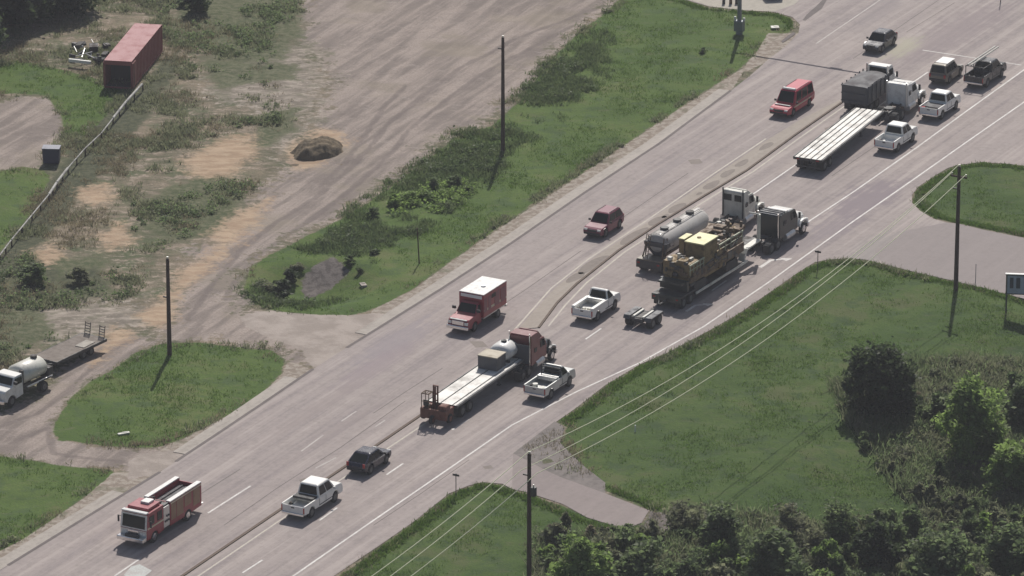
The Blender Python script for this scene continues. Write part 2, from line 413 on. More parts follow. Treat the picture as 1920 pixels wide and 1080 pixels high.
# concrete median with a kerb line whose brown paints in shadow and dirt
MED_R = [(1010, 615), (1045, 568), (1082, 532), (1160, 470), (1235, 420), (1320, 368), (1400, 320), (1490, 254), (1585, 188)]
MED_L = [(972, 618), (1000, 585), (1042, 540), (1110, 487), (1222, 412), (1340, 330), (1440, 262), (1500, 226), (1585, 183)]
sheet('median', MED_L+MED_R[::-1], .05, MEDM, thick=.06)
def kerb(pts, wd, h, mat, name='kerb'):
    return sheet(name, ribbon(pts, wd), h, mat, world=True, thick=h+.02)
kerb([(200, 1175), (350, 1075), (530, 953), (655, 870), (780, 785), (870, 722)], .24, .07, KERBM)
kerb(MED_R, .20, .085, KERBM)
strips('cream_edge_lines', [[(220, 1190), (372, 1080), (545, 962), (800, 792)],
    [(1028, 612), (1060, 572), (1100, 530), (1172, 472), (1250, 422), (1335, 369), (1412, 322), (1500, 258), (1592, 193)],
    [(965, 618), (1034, 540), (1103, 486), (1216, 411), (1335, 328), (1436, 260)]], .16, .0045, LINEC)
def oval(px, py, ru, rv, ang=0):
    c = G0(px, py); pts = []
    for i in range(20):
        t = 2*PI*i/20; k = 1+.06*math.sin(3*t+px)
        pts.append(c+UV(ru*math.cos(t)*k, rv*math.sin(t)*k)-UV(0, 0))
    return sheet('median_oval', pts, .056, OVALM, world=True)
for (px, py, ru, rv) in ((1079, 521, 1.5, .5), (1112, 497, 2.7, .62), (1188, 444, 2.6, .55), (1232, 415, 1.5, .55), (1248, 406, .6, .25), (1269, 391, 1.5, .52), (1311, 364, .45, .2),
                         (1334, 348, 1.4, .5), (1364, 326, 1.3, .42), (1391, 307, 1.2, .4), (1437, 275, 1.3, .4)):
    oval(px, py, ru, rv)
strips('lane_edge_line', [[(280, 1267), (550, 1080), (700, 976), (840, 880), (960, 797), (1080, 735), (1200, 680), (1260, 646), (1320, 612), (1440, 530), (1600, 415), (1715, 335), (1810, 268), (1915, 195), (2100, 60)],
    [(1500, 426), (1600, 360), (1717, 278), (1810, 210), (1920, 131), (2100, 0)], [(1402, 371), (1486, 313), (1600, 232), (1740, 135)], [(1730, 94), (1915, 122)]], .17, .0075, LINEW)
strips('lane_dashes', [[(455, 1074), (492, 1050)], [(599, 976), (632, 952)], [(725, 890), (756, 869)], [(848, 806), (879, 786)], [(1098, 636), (1127, 616)], [(1335, 545), (1362, 526)],
                       [(215, 1080), (262, 1048)], [(390, 962), (470, 911)]], .17, .0075, LINEW)
strips('worn_dashes', [[(565, 846), (606, 816)], [(704, 800), (722, 788)], [(592, 878), (630, 858)], [(640, 790), (668, 771)], [(1530, 82), (1650, 0), (1720, -50)]], .14, .0065, LINEF)
strips('crack_lines', [[(420, 985), (520, 915), (640, 838), (760, 752)], [(250, 1010), (330, 955), (450, 880)], [(900, 600), (990, 540), (1090, 470)], [(1150, 420), (1230, 365), (1290, 325)],
    [(1270, 540), (1330, 500)], [(830, 690), (760, 735), (700, 775)], [(1560, 330), (1640, 275)], [(1600, 110), (1680, 55), (1760, 0)], [(700, 985), (790, 925), (880, 862)], [(1700, 60), (1790, 5)]], .07, .0055, TARSHADEM)
def arrow(px, py, ang=0, s=1.0):
    c = G0(px, py); L = [(-1.4, -.1), (.3, -.1), (.9, .35), (.75, .62), (1.5, .75), (1.15, .05), (1.0, .2), (.45, -.3), (-1.4, -.32)]
    return sheet('turn_arrow', [c+UV(x*s*.95, y*s*1.25) for x, y in L], .0085, LINEW, world=True)
arrow(1447, 492, s=1.25); arrow(1305, 576, s=1.0);
sheet('paint_splash', [(232, 1078), (246, 1062), (262, 1058), (285, 1070), (270, 1082), (245, 1090)], .008, marking('pale_teal_paint', (.42, .45, .43), .7))
sheet('tar_kerb_shadow', [(1505, 38), (1512, 28), (1530, 12), (1545, -3), (1552, -3), (1541, 16), (1522, 30), (1510, 39)], .009, TARSHADEM)  # kerb shadow laid on the pavement as a dark sheet
for q_ in ([(880, 640), (905, 640), (915, 650), (892, 652)], [(1290, 300), (1312, 298), (1318, 306), (1296, 308)], [(1545, 240), (1560, 236), (1566, 243), (1550, 247)], [(560, 900), (572, 896), (578, 902), (566, 906)], [(905, 875), (920, 872), (925, 878), (910, 880)]):
    sheet('road_patch', q_, .0052, OVALM)
sheet('tar_kerb_shadow', [(1465, 77), (1478, 66), (1488, 60), (1492, 63), (1480, 72), (1468, 80)], .009, TARSHADEM)  # another painted kerb shadow, a dark sheet by the grass tip

# ------------------------------------------------------------ the ground: one sheet with mown, weedy, dirt and sand areas
def grid_coords(lo, hi, step, far):
    a = list(np.arange(lo, hi+step, step)); s = step*2; x = a[-1]
    while x < far: x += s; a.append(x); s *= 1.35
    s = step*2; x = a[0]; pre = []
    while x > -far: x -= s; pre.append(x); s *= 1.35
    return np.array(pre[::-1]+a)
gx = grid_coords(-58, 58, .42, 4200); gy = grid_coords(-80, 112, .42, 5200)
GX, GY = np.meshgrid(gx, gy); nx, ny = len(gx), len(gy)
X = GX.ravel(); Y = GY.ravel()
def sdist(pts, world=False):
    """signed distance in metres, positive inside"""
    P = np.array([(G(*p)[0], G(*p)[1]) for p in pts]); n = len(P)
    d = np.full(X.shape, 1e9); ins = np.zeros(X.shape, bool)
    for i in range(n):
        a = P[i]; b = P[(i+1) % n]; e = b-a; l2 = max((e*e).sum(), 1e-9)
        t = np.clip(((X-a[0])*e[0]+(Y-a[1])*e[1])/l2, 0, 1)
        d = np.minimum(d, np.hypot(X-a[0]-t*e[0], Y-a[1]-t*e[1]))
        c = ((a[1] > Y) != (b[1] > Y)) & (X < (b[0]-a[0])*(Y-a[1])/((b[1]-a[1]) if abs(b[1]-a[1]) > 1e-9 else 1e-9)+a[0])
        ins ^= c
    return np.where(ins, d, -d)
def amask(polys, width):
    m = np.full(X.shape, -1e9)
    for p in polys: m = np.maximum(m, sdist(p))
    return np.clip(.5+m/width, 0, 1)
GR_ISLAND = [(112, 825), (100, 812), (104, 790), (130, 750), (170, 715), (215, 690), (255, 662), (300, 645), (380, 642), (450, 650), (505, 656), (533, 672), (528, 698), (492, 735), (445, 768), (385, 800), (345, 820), (300, 837), (262, 840), (187, 834)]
GR_BL = [(-300, 840), (-50, 846), (0, 854), (62, 864), (125, 874), (205, 877), (214, 882), (205, 897), (160, 932), (112, 965), (45, 1010), (0, 1033), (-300, 1200)]
GR_MAIN = [(512, 580), (545, 586), (600, 591), (650, 591), (690, 583), (730, 566), (775, 540), (830, 500), (900, 450), (1000, 380), (1100, 318), (1182, 263), (1272, 203), (1360, 146), (1395, 121), (1430, 85), (1455, 66),
           (1482, 58), (1490, 45), (1480, 33), (1450, 24), (1390, 22), (1330, 16), (1280, 2), (1180, -20), (1150, 10), (1100, 50), (1050, 95), (1015, 135), (975, 190), (920, 235), (850, 260), (800, 300), (740, 345), (680, 385), (620, 420), (560, 450), (500, 480), (470, 500), (458, 540), (480, 570)]
GR_RIGHT = [(300, 1330), (640, 1082), (705, 1030), (780, 978), (842, 928), (880, 912), (905, 907), (942, 910), (960, 920), (985, 925), (1055, 948), (1172, 995), (1203, 982), (1225, 957), (1135, 918), (1090, 870), (1050, 830), (1065, 800),
            (1045, 788), (1090, 765), (1140, 722), (1205, 683), (1255, 662), (1335, 620), (1385, 590), (1455, 542), (1490, 517), (1527, 494), (1590, 486), (1655, 497), (1715, 512), (1790, 529), (1920, 562), (2700, 765), (2700, 1500), (300, 1500)]
GR_ISLE_R = [(2700, 425), (1920, 313), (1890, 309), (1840, 306), (1797, 311), (1752, 332), (1722, 352), (1712, 365), (1712, 380), (1727, 394), (1752, 408), (1800, 419), (1920, 444), (2700, 640)]
GR_LEFT = [[(-200, 105), (0, 118), (40, 112), (90, 125), (125, 130), (190, 150), (240, 165), (225, 190), (190, 225), (150, 265), (120, 245), (115, 215), (90, 180), (40, 175), (-200, 170)],
           [(-200, 315), (0, 318), (40, 312), (80, 318), (95, 330), (70, 380), (35, 430), (0, 470), (-200, 560)]]
TAN_LOT = [(-300, 180), (0, 190), (50, 180), (95, 190), (120, 225), (115, 255), (80, 285), (78, 312), (40, 312), (0, 320), (-300, 320)]
DIRT = [(560, -60), (1180, -60), (1180, -20), (1150, 5), (1090, 50), (1045, 95), (1010, 140), (965, 190), (910, 230), (850, 250), (790, 290), (735, 335), (680, 380), (620, 412), (560, 442), (500, 470), (462, 500), (445, 540), (460, 580),
        (600, 600), (585, 690), (530, 665), (505, 652), (450, 645), (380, 638), (310, 640), (290, 615), (320, 560), (340, 510), (370, 470), (420, 420), (470, 380), (520, 330), (560, 285), (590, 240), (600, 190), (620, 150), (580, 110), (560, 60)]
DIRT2 = [(-200, 760), (0, 770), (60, 750), (120, 690), (180, 640), (250, 625), (310, 640), (270, 655), (215, 690), (165, 715), (125, 750), (100, 800), (110, 826), (187, 836), (262, 842), (300, 839), (362, 822), (300, 888), (205, 876), (125, 873), (62, 862), (0, 852), (-200, 842)]
ROCKY = [(370, 140), (440, 110), (520, 60), (620, 90), (640, 160), (600, 230), (560, 290), (500, 300), (470, 230), (430, 200), (360, 180)]
ROCKY2 = [(0, 560), (120, 540), (200, 550), (330, 560), (330, 610), (240, 640), (160, 640), (60, 640), (0, 640)]
SAND = [[(340, 300), (420, 260), (470, 250), (480, 290), (430, 330), (360, 330)], [(180, 440), (230, 420), (250, 450), (200, 470)], [(60, 470), (100, 455), (120, 480), (80, 500)], [(405, 470), (395, 440), (420, 415), (470, 385), (510, 370), (480, 410), (450, 450), (400, 500), (350, 540), (320, 560), (330, 510)],
        [(300, 560), (330, 545), (330, 600), (300, 612), (275, 610), (262, 590)], [(200, 625), (215, 612), (245, 615), (240, 640), (190, 668), (170, 690), (190, 650)],
        [(150, 355), (200, 345), (215, 365), (190, 385), (150, 380)], [(540, 290), (550, 268), (600, 240), (640, 245), (650, 265), (600, 305), (560, 320)]]
DARKW = [[(270, 155), (340, 80), (330, 130), (280, 215), (220, 290), (120, 400), (40, 500), (-60, 600), (-60, 560), (20, 445), (90, 340), (170, 240), (230, 180)],
         [(30, 500), (90, 470), (110, 520), (70, 570), (20, 560)], [(110, 520), (180, 500), (200, 540), (130, 560)], [(460, 520), (500, 485), (560, 500), (560, 570), (500, 575)],
         [(255, 660), (330, 640), (330, 690), (270, 720), (230, 720)]]
SHOULD = [(-420, 1330), (0, 1032), (45, 1009), (112, 964), (160, 931), (214, 884), (300, 885), (150, 977), (15, 1060), (-420, 1350)]
SHOULD2 = [(300, 842), (345, 822), (445, 770), (492, 737), (530, 700), (540, 676), (587, 692), (480, 765), (300, 885)]
SHOULD3 = [(650, 650), (700, 580), (775, 542), (830, 502), (900, 452), (1100, 320), (1182, 265), (1272, 205), (1360, 148), (1400, 122), (1370, 172), (1235, 272), (960, 457), (700, 622)]
ISLE_TIP = [(1440, 62), (1500, 62), (1490, 85), (1440, 115), (1395, 135), (1400, 118), (1420, 95)]
attrs = {
    'a_green': amask([GR_ISLAND, GR_BL, GR_MAIN, GR_RIGHT, GR_ISLE_R]+GR_LEFT, 2.0),
    'a_dirt': np.maximum(amask([DIRT], 11.0), amask([DIRT2, TAN_LOT], 4.0)),
    'a_rock': amask([ROCKY, ROCKY2], 14.0),
    'a_sand': amask(SAND, 6.0),
    'a_dark': amask(DARKW, 5.0),
    'a_dull': amask([GR_RIGHT, GR_ISLE_R], 6.0),
    'a_scrub': amask([[(265, 375), (330, 345), (420, 325), (455, 350), (440, 400), (405, 440), (330, 455), (275, 435)], [(320, -20), (560, -10), (570, 60), (530, 110), (430, 120), (380, 90), (330, 60)],
                      [(0, 500), (70, 470), (200, 490), (210, 550), (100, 570), (0, 560)], [(380, 110), (560, 120), (560, 150), (400, 165)], [(470, 220), (560, 200), (560, 240), (490, 280)], [(-50, 570), (60, 560), (110, 620), (40, 660), (-50, 670)]], 5.0),
    'a_erode': amask([[(1203, 988), (1220, 957), (1255, 962), (1272, 978), (1265, 1002), (1225, 1006)], [(565, 545), (573, 515), (590, 500), (606, 488), (624, 482), (642, 492), (655, 512), (640, 524), (618, 540), (590, 556), (572, 560)]], 2.2),
    'a_apron': amask([[(590, 692), (700, 622), (745, 590), (700, 586), (650, 590), (600, 590), (545, 586), (490, 582), (448, 592), (462, 612), (510, 636), (565, 655), (575, 675)], [(300, 885), (345, 856), (352, 840), (300, 846), (262, 850), (240, 866), (240, 900)]], 1.6),
    'a_conc': amask([SHOULD, SHOULD2, SHOULD3, ISLE_TIP], 1.0),
}
def lmask(lines, wid):
    m = np.zeros(X.shape)
    for l in lines:
        P = [G(*q) for q in l]
        for a, b in zip(P, P[1:]):
            ex, ey = b.x-a.x, b.y-a.y; l2 = ex*ex+ey*ey+1e-9
            t = np.clip(((X-a.x)*ex+(Y-a.y)*ey)/l2, 0, 1); m = np.maximum(m, np.exp(-(((X-a.x-t*ex)**2+(Y-a.y-t*ey)**2)/wid**2)))
    return m
attrs['a_rut'] = lmask([[(350, 600), (400, 530), (450, 470), (520, 415), (590, 370), (650, 320), (690, 280), (730, 230), (790, 180), (860, 130), (950, 80), (1050, 40), (1130, 10)],
    [(420, 560), (470, 490), (540, 440), (620, 385), (680, 335), (730, 290), (770, 240), (830, 190), (900, 140), (985, 95), (1080, 45)],
    [(600, 350), (650, 300), (690, 245), (720, 200), (760, 160)], [(380, 610), (340, 650)], [(0, 800), (70, 775), (130, 730), (190, 670), (240, 640), (300, 625)], [(20, 830), (90, 800), (100, 850), (180, 860), (260, 868)]], .45)
fine = (np.abs(X) < 60) & (Y > -82) & (Y < 114)
Z = terr(X, Y)-.03
# light unevenness away from the pavement
def vnoise(x, y, s, seed):
    r = np.random.default_rng(seed); T = r.random((128, 128)); x = x/s; y = y/s
    xi = np.floor(x).astype(int); yi = np.floor(y).astype(int); fx = x-xi; fy = y-yi
    fx = fx*fx*(3-2*fx); fy = fy*fy*(3-2*fy)
    g = lambda a, b: T[a % 128, b % 128]
    return (g(xi, yi)*(1-fx)+g(xi+1, yi)*fx)*(1-fy)+(g(xi, yi+1)*(1-fx)+g(xi+1, yi+1)*fx)*fy
soft = 1-np.clip(attrs['a_conc']*1.5, 0, 1)
bumpy = (vnoise(X, Y, 2.2, 1)-.9)*.16+(vnoise(X, Y, .8, 2)-.9)*.09
# keep the ground under the paved sheets
pav = np.maximum.reduce([sdist(ROAD_L+FAR+ROAD_R1+ROAD_R2+ROAD_R3), sdist([(2700, 650), (1920, 446), (1800, 420), (1700, 432), (1655, 495), (1790, 527), (1920, 560), (2700, 760)]),
                         sdist([(962, 850), (1030, 885), (1135, 925), (1217, 957), (1203, 980), (1172, 992), (1100, 970), (985, 922), (960, 917)])])
lift = np.clip(-pav/1.5, 0, 1)*(1-attrs['a_apron'])
Z = Z+(bumpy+.09)*soft*fine*lift
Z = np.where(pav > -.6, np.minimum(Z, -.035), Z)
verts = np.stack([X, Y, Z], 1)
ii = np.arange(nx*ny).reshape(ny, nx)
faces = np.stack([ii[:-1, :-1].ravel(), ii[:-1, 1:].ravel(), ii[1:, 1:].ravel(), ii[1:, :-1].ravel()], 1)

def ground_mat():
    m, n, b = new_mat('ground_cover')
    pos = N(n, 'ShaderNodeNewGeometry').outputs['Position']
    A = {}
    for k in attrs:
        a = N(n, 'ShaderNodeAttribute'); a.attribute_name = k; A[k] = a.outputs['Fac']
    nb = noise(n, pos, .10, 5, .6); nm = noise(n, pos, .38, 5, .62); nf = noise(n, pos, 1.7, 5, .65); nff = noise(n, pos, 5.5, 4, .65)
    # elongated across the view direction, as cut and trampled growth lies
    nh = noise(n, mapping(n, pos, (.5, 1.3, 1), (3, 9, 0)), .9, 5, .65)
    mixn = mth(n, 'ADD', mth(n, 'MULTIPLY', nm, .45), mth(n, 'MULTIPLY', nf, .55))
    def thr(att, amp=1.1, a=.44, c=.56, nz=mixn):
        v = mth(n, 'ADD', att, mth(n, 'MULTIPLY', mth(n, 'SUBTRACT', nz, .5), amp))
        return rng_map(n, v, a, c)
    # base: weedy olive lot
    weed = mix(n, rng_map(n, nh, .38, .60), (.11, .107, .066), (.21, .173, .13))
    weed = mix(n, rng_map(n, nm, .48, .60), weed, (.10, .115, .062))
    weed = mix(n, mth(n, 'MULTIPLY', rng_map(n, nb, .50, .38), .6), weed, (.26, .205, .15))
    weed = mix(n, mth(n, 'MULTIPLY', rng_map(n, nb, .5, .62), .6), weed, (.085, .10, .05))
    weed = mix(n, mth(n, 'MULTIPLY', rng_map(n, mth(n, 'ADD', mth(n, 'MULTIPLY', nf, .5), mth(n, 'MULTIPLY', nh, .5)), .52, .60), .85), weed, (.34, .28, .225))
    weed = mix(n, mth(n, 'MULTIPLY', rng_map(n, nff, .55, .38), .35), weed, (.06, .06, .04))
    # dirt with vehicle ruts along the drive
    rut = noise(n, mapping(n, mapping(n, pos, (1, 1, 1), (0, 0, 0), (0, 0, math.radians(-66))), (.07, .75, 1)), 1.0, 4, .6, .4)
    dirt = mix(n, rng_map(n, rut, .38, .62), (.205, .174, .155), (.335, .282, .248))
    dirt = mix(n, mth(n, 'MULTIPLY', rng_map(n, nh, .56, .70), .6), dirt, (.36, .31, .28))
    dirt = mix(n, mth(n, 'MULTIPLY', rng_map(n, nff, .58, .40), .35), dirt, (.16, .13, .115))
    dirt = mix(n, mth(n, 'MULTIPLY', rng_map(n, nb, .52, .64), .5), dirt, (.24, .205, .16))
    rock = mix(n, rng_map(n, nh, .40, .64), (.185, .16, .13), (.33, .285, .24))
    rock = mix(n, mth(n, 'MULTIPLY', rng_map(n, nf, .56, .68), .7), rock, (.42, .37, .31))
    rock = mix(n, mth(n, 'MULTIPLY', rng_map(n, nm, .52, .64), .6), rock, (.12, .12, .075))
    sand = mix(n, rng_map(n, nh, .38, .62), (.33, .235, .16), (.42, .315, .22))
    green = mix(n, rng_map(n, nb, .36, .64), (.068, .114, .024), (.100, .146, .034))
    green = mix(n, mth(n, 'MULTIPLY', rng_map(n, nm, .50, .36), .75), green, (.058, .092, .036))
    green = mix(n, mth(n, 'MULTIPLY', rng_map(n, nh, .55, .68), .55), green, (.125, .128, .068))
    green = mix(n, mth(n, 'MULTIPLY', rng_map(n, nff, .60, .42), .45), green, (.045, .075, .028))
    green = mix(n, mth(n, 'MULTIPLY', rng_map(n, mth(n, 'ADD', mth(n, 'MULTIPLY', nb, .6), mth(n, 'MULTIPLY', nm, .4)), .53, .62), .55), green, (.125, .125, .06))
    green = mix(n, mth(n, 'MULTIPLY', A['a_dull'], .85), green, mix(n, 1.0, green, (.72, .76, .78), 'MULTIPLY'))
    dark = mix(n, rng_map(n, nf, .42, .58), (.055, .062, .036), (.088, .092, .055))
    conc = mix(n, rng_map(n, nf, .42, .60), (.23, .19, .155), (.34, .30, .255))
    conc = mix(n, mth(n, 'MULTIPLY', rng_map(n, nm, .56, .66), .5), conc, (.10, .11, .06))
    dirt = mix(n, mth(n, 'MULTIPLY', rng_map(n, mth(n, 'ADD', A['a_rut'], mth(n, 'MULTIPLY', mth(n, 'SUBTRACT', nm, .5), .9)), .45, .85), .6), dirt, (.15, .125, .115))
    c = mix(n, thr(A['a_dirt'], 1.9, .42, .60), weed, dirt)
    c = mix(n, thr(A['a_rock'], 1.9, .50, .68), c, rock)
    scr = mix(n, rng_map(n, nf, .38, .62), (.062, .078, .036), (.118, .122, .070))
    c = mix(n, mth(n, 'MULTIPLY', thr(A['a_scrub'], 1.5, .42, .62), .9), c, scr)
    c = mix(n, thr(A['a_dark'], .9), c, dark)
    c = mix(n, mth(n, 'MULTIPLY', thr(A['a_sand'], 1.4, .34, .66), .95), c, sand)
    c = mix(n, thr(A['a_green'], .7), c, green)
    c = mix(n, thr(A['a_conc'], .5), c, conc)
    ero = mix(n, rng_map(n, nf, .40, .60), (.105, .092, .085), (.17, .15, .138))
    c = mix(n, thr(A['a_erode'], .8), c, ero)
    c = mix(n, thr(A['a_apron'], .6), c, mix(n, rng_map(n, nm, .40, .62), (.285, .245, .215), (.37, .32, .285)))
    n.links.new(c, b.inputs['Base Color']); b.inputs['Roughness'].default_value = .95
    b.inputs['Specular IOR Level'].default_value = .15
    bump(n, b, mth(n, 'ADD', mth(n, 'MULTIPLY', nf, .6), mth(n, 'MULTIPLY', nff, .4)), .55, .18)
    return m
gm = arr_mesh('ground', verts, faces, ground_mat())
for k, a in attrs.items():
    at = gm.attributes.new(k, 'FLOAT', 'POINT'); at.data.foreach_set('value', a.astype(np.float32))
gm.polygons.foreach_set('use_smooth', [True]*len(gm.polygons))
go = bpy.data.objects.new('ground', gm); link(go); tag(go, kind='structure')

# ------------------------------------------------------------ vehicles: shared pieces
RIMG = paint('dull_rim', (.13, .13, .13), rough=.5, metal=.3, coat=0, dirt=.4, dirtcol=(.06, .055, .05))
def wheel(root, x, y, r=.38, w=.26, rim=RIMG):
    m = MB(); m.cyl((x, y-w/2, r), (x, y+w/2, r), r, r, 20)
    t = m.build('wheel', RUBBER, root, bevel=.04, seg=2)
    sg = 1 if y > 0 else -1
    m = MB(); m.cyl((x, y+sg*(w/2-.03), r), (x, y+sg*(w/2+.012), r), r*.60, r*.55, 16)
    m.cyl((x, y+sg*(w/2), r), (x, y+sg*(w/2+.035), r), r*.18, r*.16, 10)
    m.build('rim', rim, t)
    return t
def arch(xc, r, z0, n=8):
    """points of a wheel arch from rear to front (x increasing), opening downward at z0"""
    a0 = math.asin(min(.95, max(-.95, (z0-.38)/r)))
    return [(xc-r*math.cos(a0+(PI-2*a0)*i/n), .38+r*math.sin(a0+(PI-2*a0)*i/n)) for i in range(n+1)]
def lamp(root, name, x, y, z, sy, sz, mat, sx=.05):
    m = MB(); m.box(x, y, z, sx, sy, sz); return m.build(name, mat, root, bevel=.012)
def mirrors(root, x, y, z, s=1.0, mat=BLACK):
    for sg in (-1, 1):
        m = MB(); m.box(x, sg*(y+.11*s), z, .10*s, .22*s, .17*s); m.box(x+.02, sg*(y-.02), z-.03, .04, .14, .04)
        m.build('mirror', mat, root, bevel=.02)
def greenhouse(root, x0, x1, x2, x3, zb, zt, wb, wt, pmat, rows=2, rear=True, roofmat=None):
    """x0,x1 rear base/top; x2,x3 front top/base"""
    b = [(x0, -wb, zb), (x3, -wb, zb), (x3, wb, zb), (x0, wb, zb)]
    t = [(x1, -wt, zt), (x2, -wt, zt), (x2, wt, zt), (x1, wt, zt)]
    zc = zt+.045; k = .12
    cr = [(x1+k, -wt+k, zc), (x2-k, -wt+k, zc), (x2-k, wt-k, zc), (x1+k, wt-k, zc)]
    m = MB(); m.loft([b, t, cr]); cab = m.build('cabin', pmat, root, bevel=.05, seg=2)
    m = MB(); m.slab((b[1], b[2], t[2], t[1]), .06, .94, .10, .93); m.build('windshield', GLASS, root)
    if rear:
        m = MB(); m.slab((b[3], b[0], t[0], t[3]), .08, .92, .16, .90); m.build('rear_window', GLASS, root)
    cuts = {1: ((.10, .86),), 2: ((.07, .47), (.51, .90)), 3: ((.05, .31), (.345, .61), (.645, .91))}[rows]
    for a, c in cuts:
        m = MB(); m.slab((b[0], b[1], t[1], t[0]), a, c, .10, .88); m.build('side_window', GLASS, root)
        m = MB(); m.slab((b[2], b[3], t[3], t[2]), 1-c, 1-a, .10, .88); m.build('side_window', GLASS, root)
    return cab
def place(root, px, py, deg):
    p = G(px, py); root.location = (p.x, p.y, 0.0 if abs(p.z) < .02 else p.z); root.rotation_euler = (0, 0, math.radians(deg))
    return root

def suv(label, cat, px, py, deg, pmat, L=4.6, W=1.86, H=1.72, name='suv', hatch=.35, group=None, lights=False, trim=BLACK, hood=1.25, low=False, roof=None):
    r = thing(name, label, cat, group=group); place(r, px, py, deg)
    r.scale = (1, 1, 1.09)
    h = W/2; zb = .98 if not low else .88; wb = L*.29; R = .46
    prof = [(-L/2+.03, .42)]+arch(-wb, R, .30)+arch(wb, R, .30)+[(L/2-.04, .40), (L/2, .62), (L/2-.10, .82), (L/2-.38, zb-.06), (L/2-hood, zb), (L/2-hood-.2, zb+.04), (-L/2+.15, zb+.04), (-L/2, zb-.12)]
    m = MB(); m.prism(prof, -h, h, lambda x, z: .955 if z > .8 else (1.0 if abs(x) < L/2-.2 else .93))
    m.build('body', pmat, r, bevel=.055)
    m = MB(); m.box(0, 0, .5, L-.5, W-.5, .34); m.build('underbody', BLACK, r)
    zc = zb+.03
    greenhouse(r, -L/2+.10, -L/2+.10+hatch, L/2-hood-.75, L/2-hood-.08, zc, H, h*.93, h*.76, pmat, 3 if L > 4.9 else 2)
    for x in (-wb, wb):
        for sg in (-1, 1): wheel(r, x, sg*(h-.13), .37, .24)
    for sg in (-1, 1):
        lamp(r, 'headlight', L/2-.10, sg*(h-.28), .76, .34, .15, LIGHTC, .12)
        lamp(r, 'taillight', -L/2+.03, sg*(h-.18), .86, .20, .30, LIGHTR, .08)
    m = MB(); m.box(L/2-.03, 0, .70, .06, W*.45, .20); m.build('grille', trim, r, bevel=.01)
    m = MB(); m.box(L/2-.02, 0, .46, .10, W*.86, .18); m.build('front_bumper', trim, r, bevel=.03)
    m = MB(); m.box(-L/2+.0, 0, .50, .12, W*.86, .20); m.build('rear_bumper', trim, r, bevel=.03)
    mirrors(r, L/2-hood-.35, h, zb+.14)
    if L > 4.3 and not low:
        m = MB()
        for sg in (-1, 1): m.tube([(-L/2+.75, sg*h*.66, H+.06), (L/2-hood-.85, sg*h*.66, H+.06)], .022)
        m.build('roof_rack', BLACK, r)
    if roof:
        m = MB(); m.box(-.35, 0, H+.055, L-hood-1.35, W*.68, .05); m.build('roof', roof, r, bevel=.02)
    if lights:
        m = MB(); m.box(L/2-hood-.95, 0, H+.12, .30, W*.62, .14); m.build('light_bar', LIGHTC, r, bevel=.03)
        m = MB(); m.box(L/2-.9, 0, zb+.04, .20, W*.78, .05); m.build('hood_stripe', LIGHTC, r, bevel=.01)
        m = MB()
        for sg in (-1, 1): m.box(-.2, sg*(h+.004), .82, L*.62, .012, .13)
        m.build('side_stripe', GOLDBAND, r)
    return r

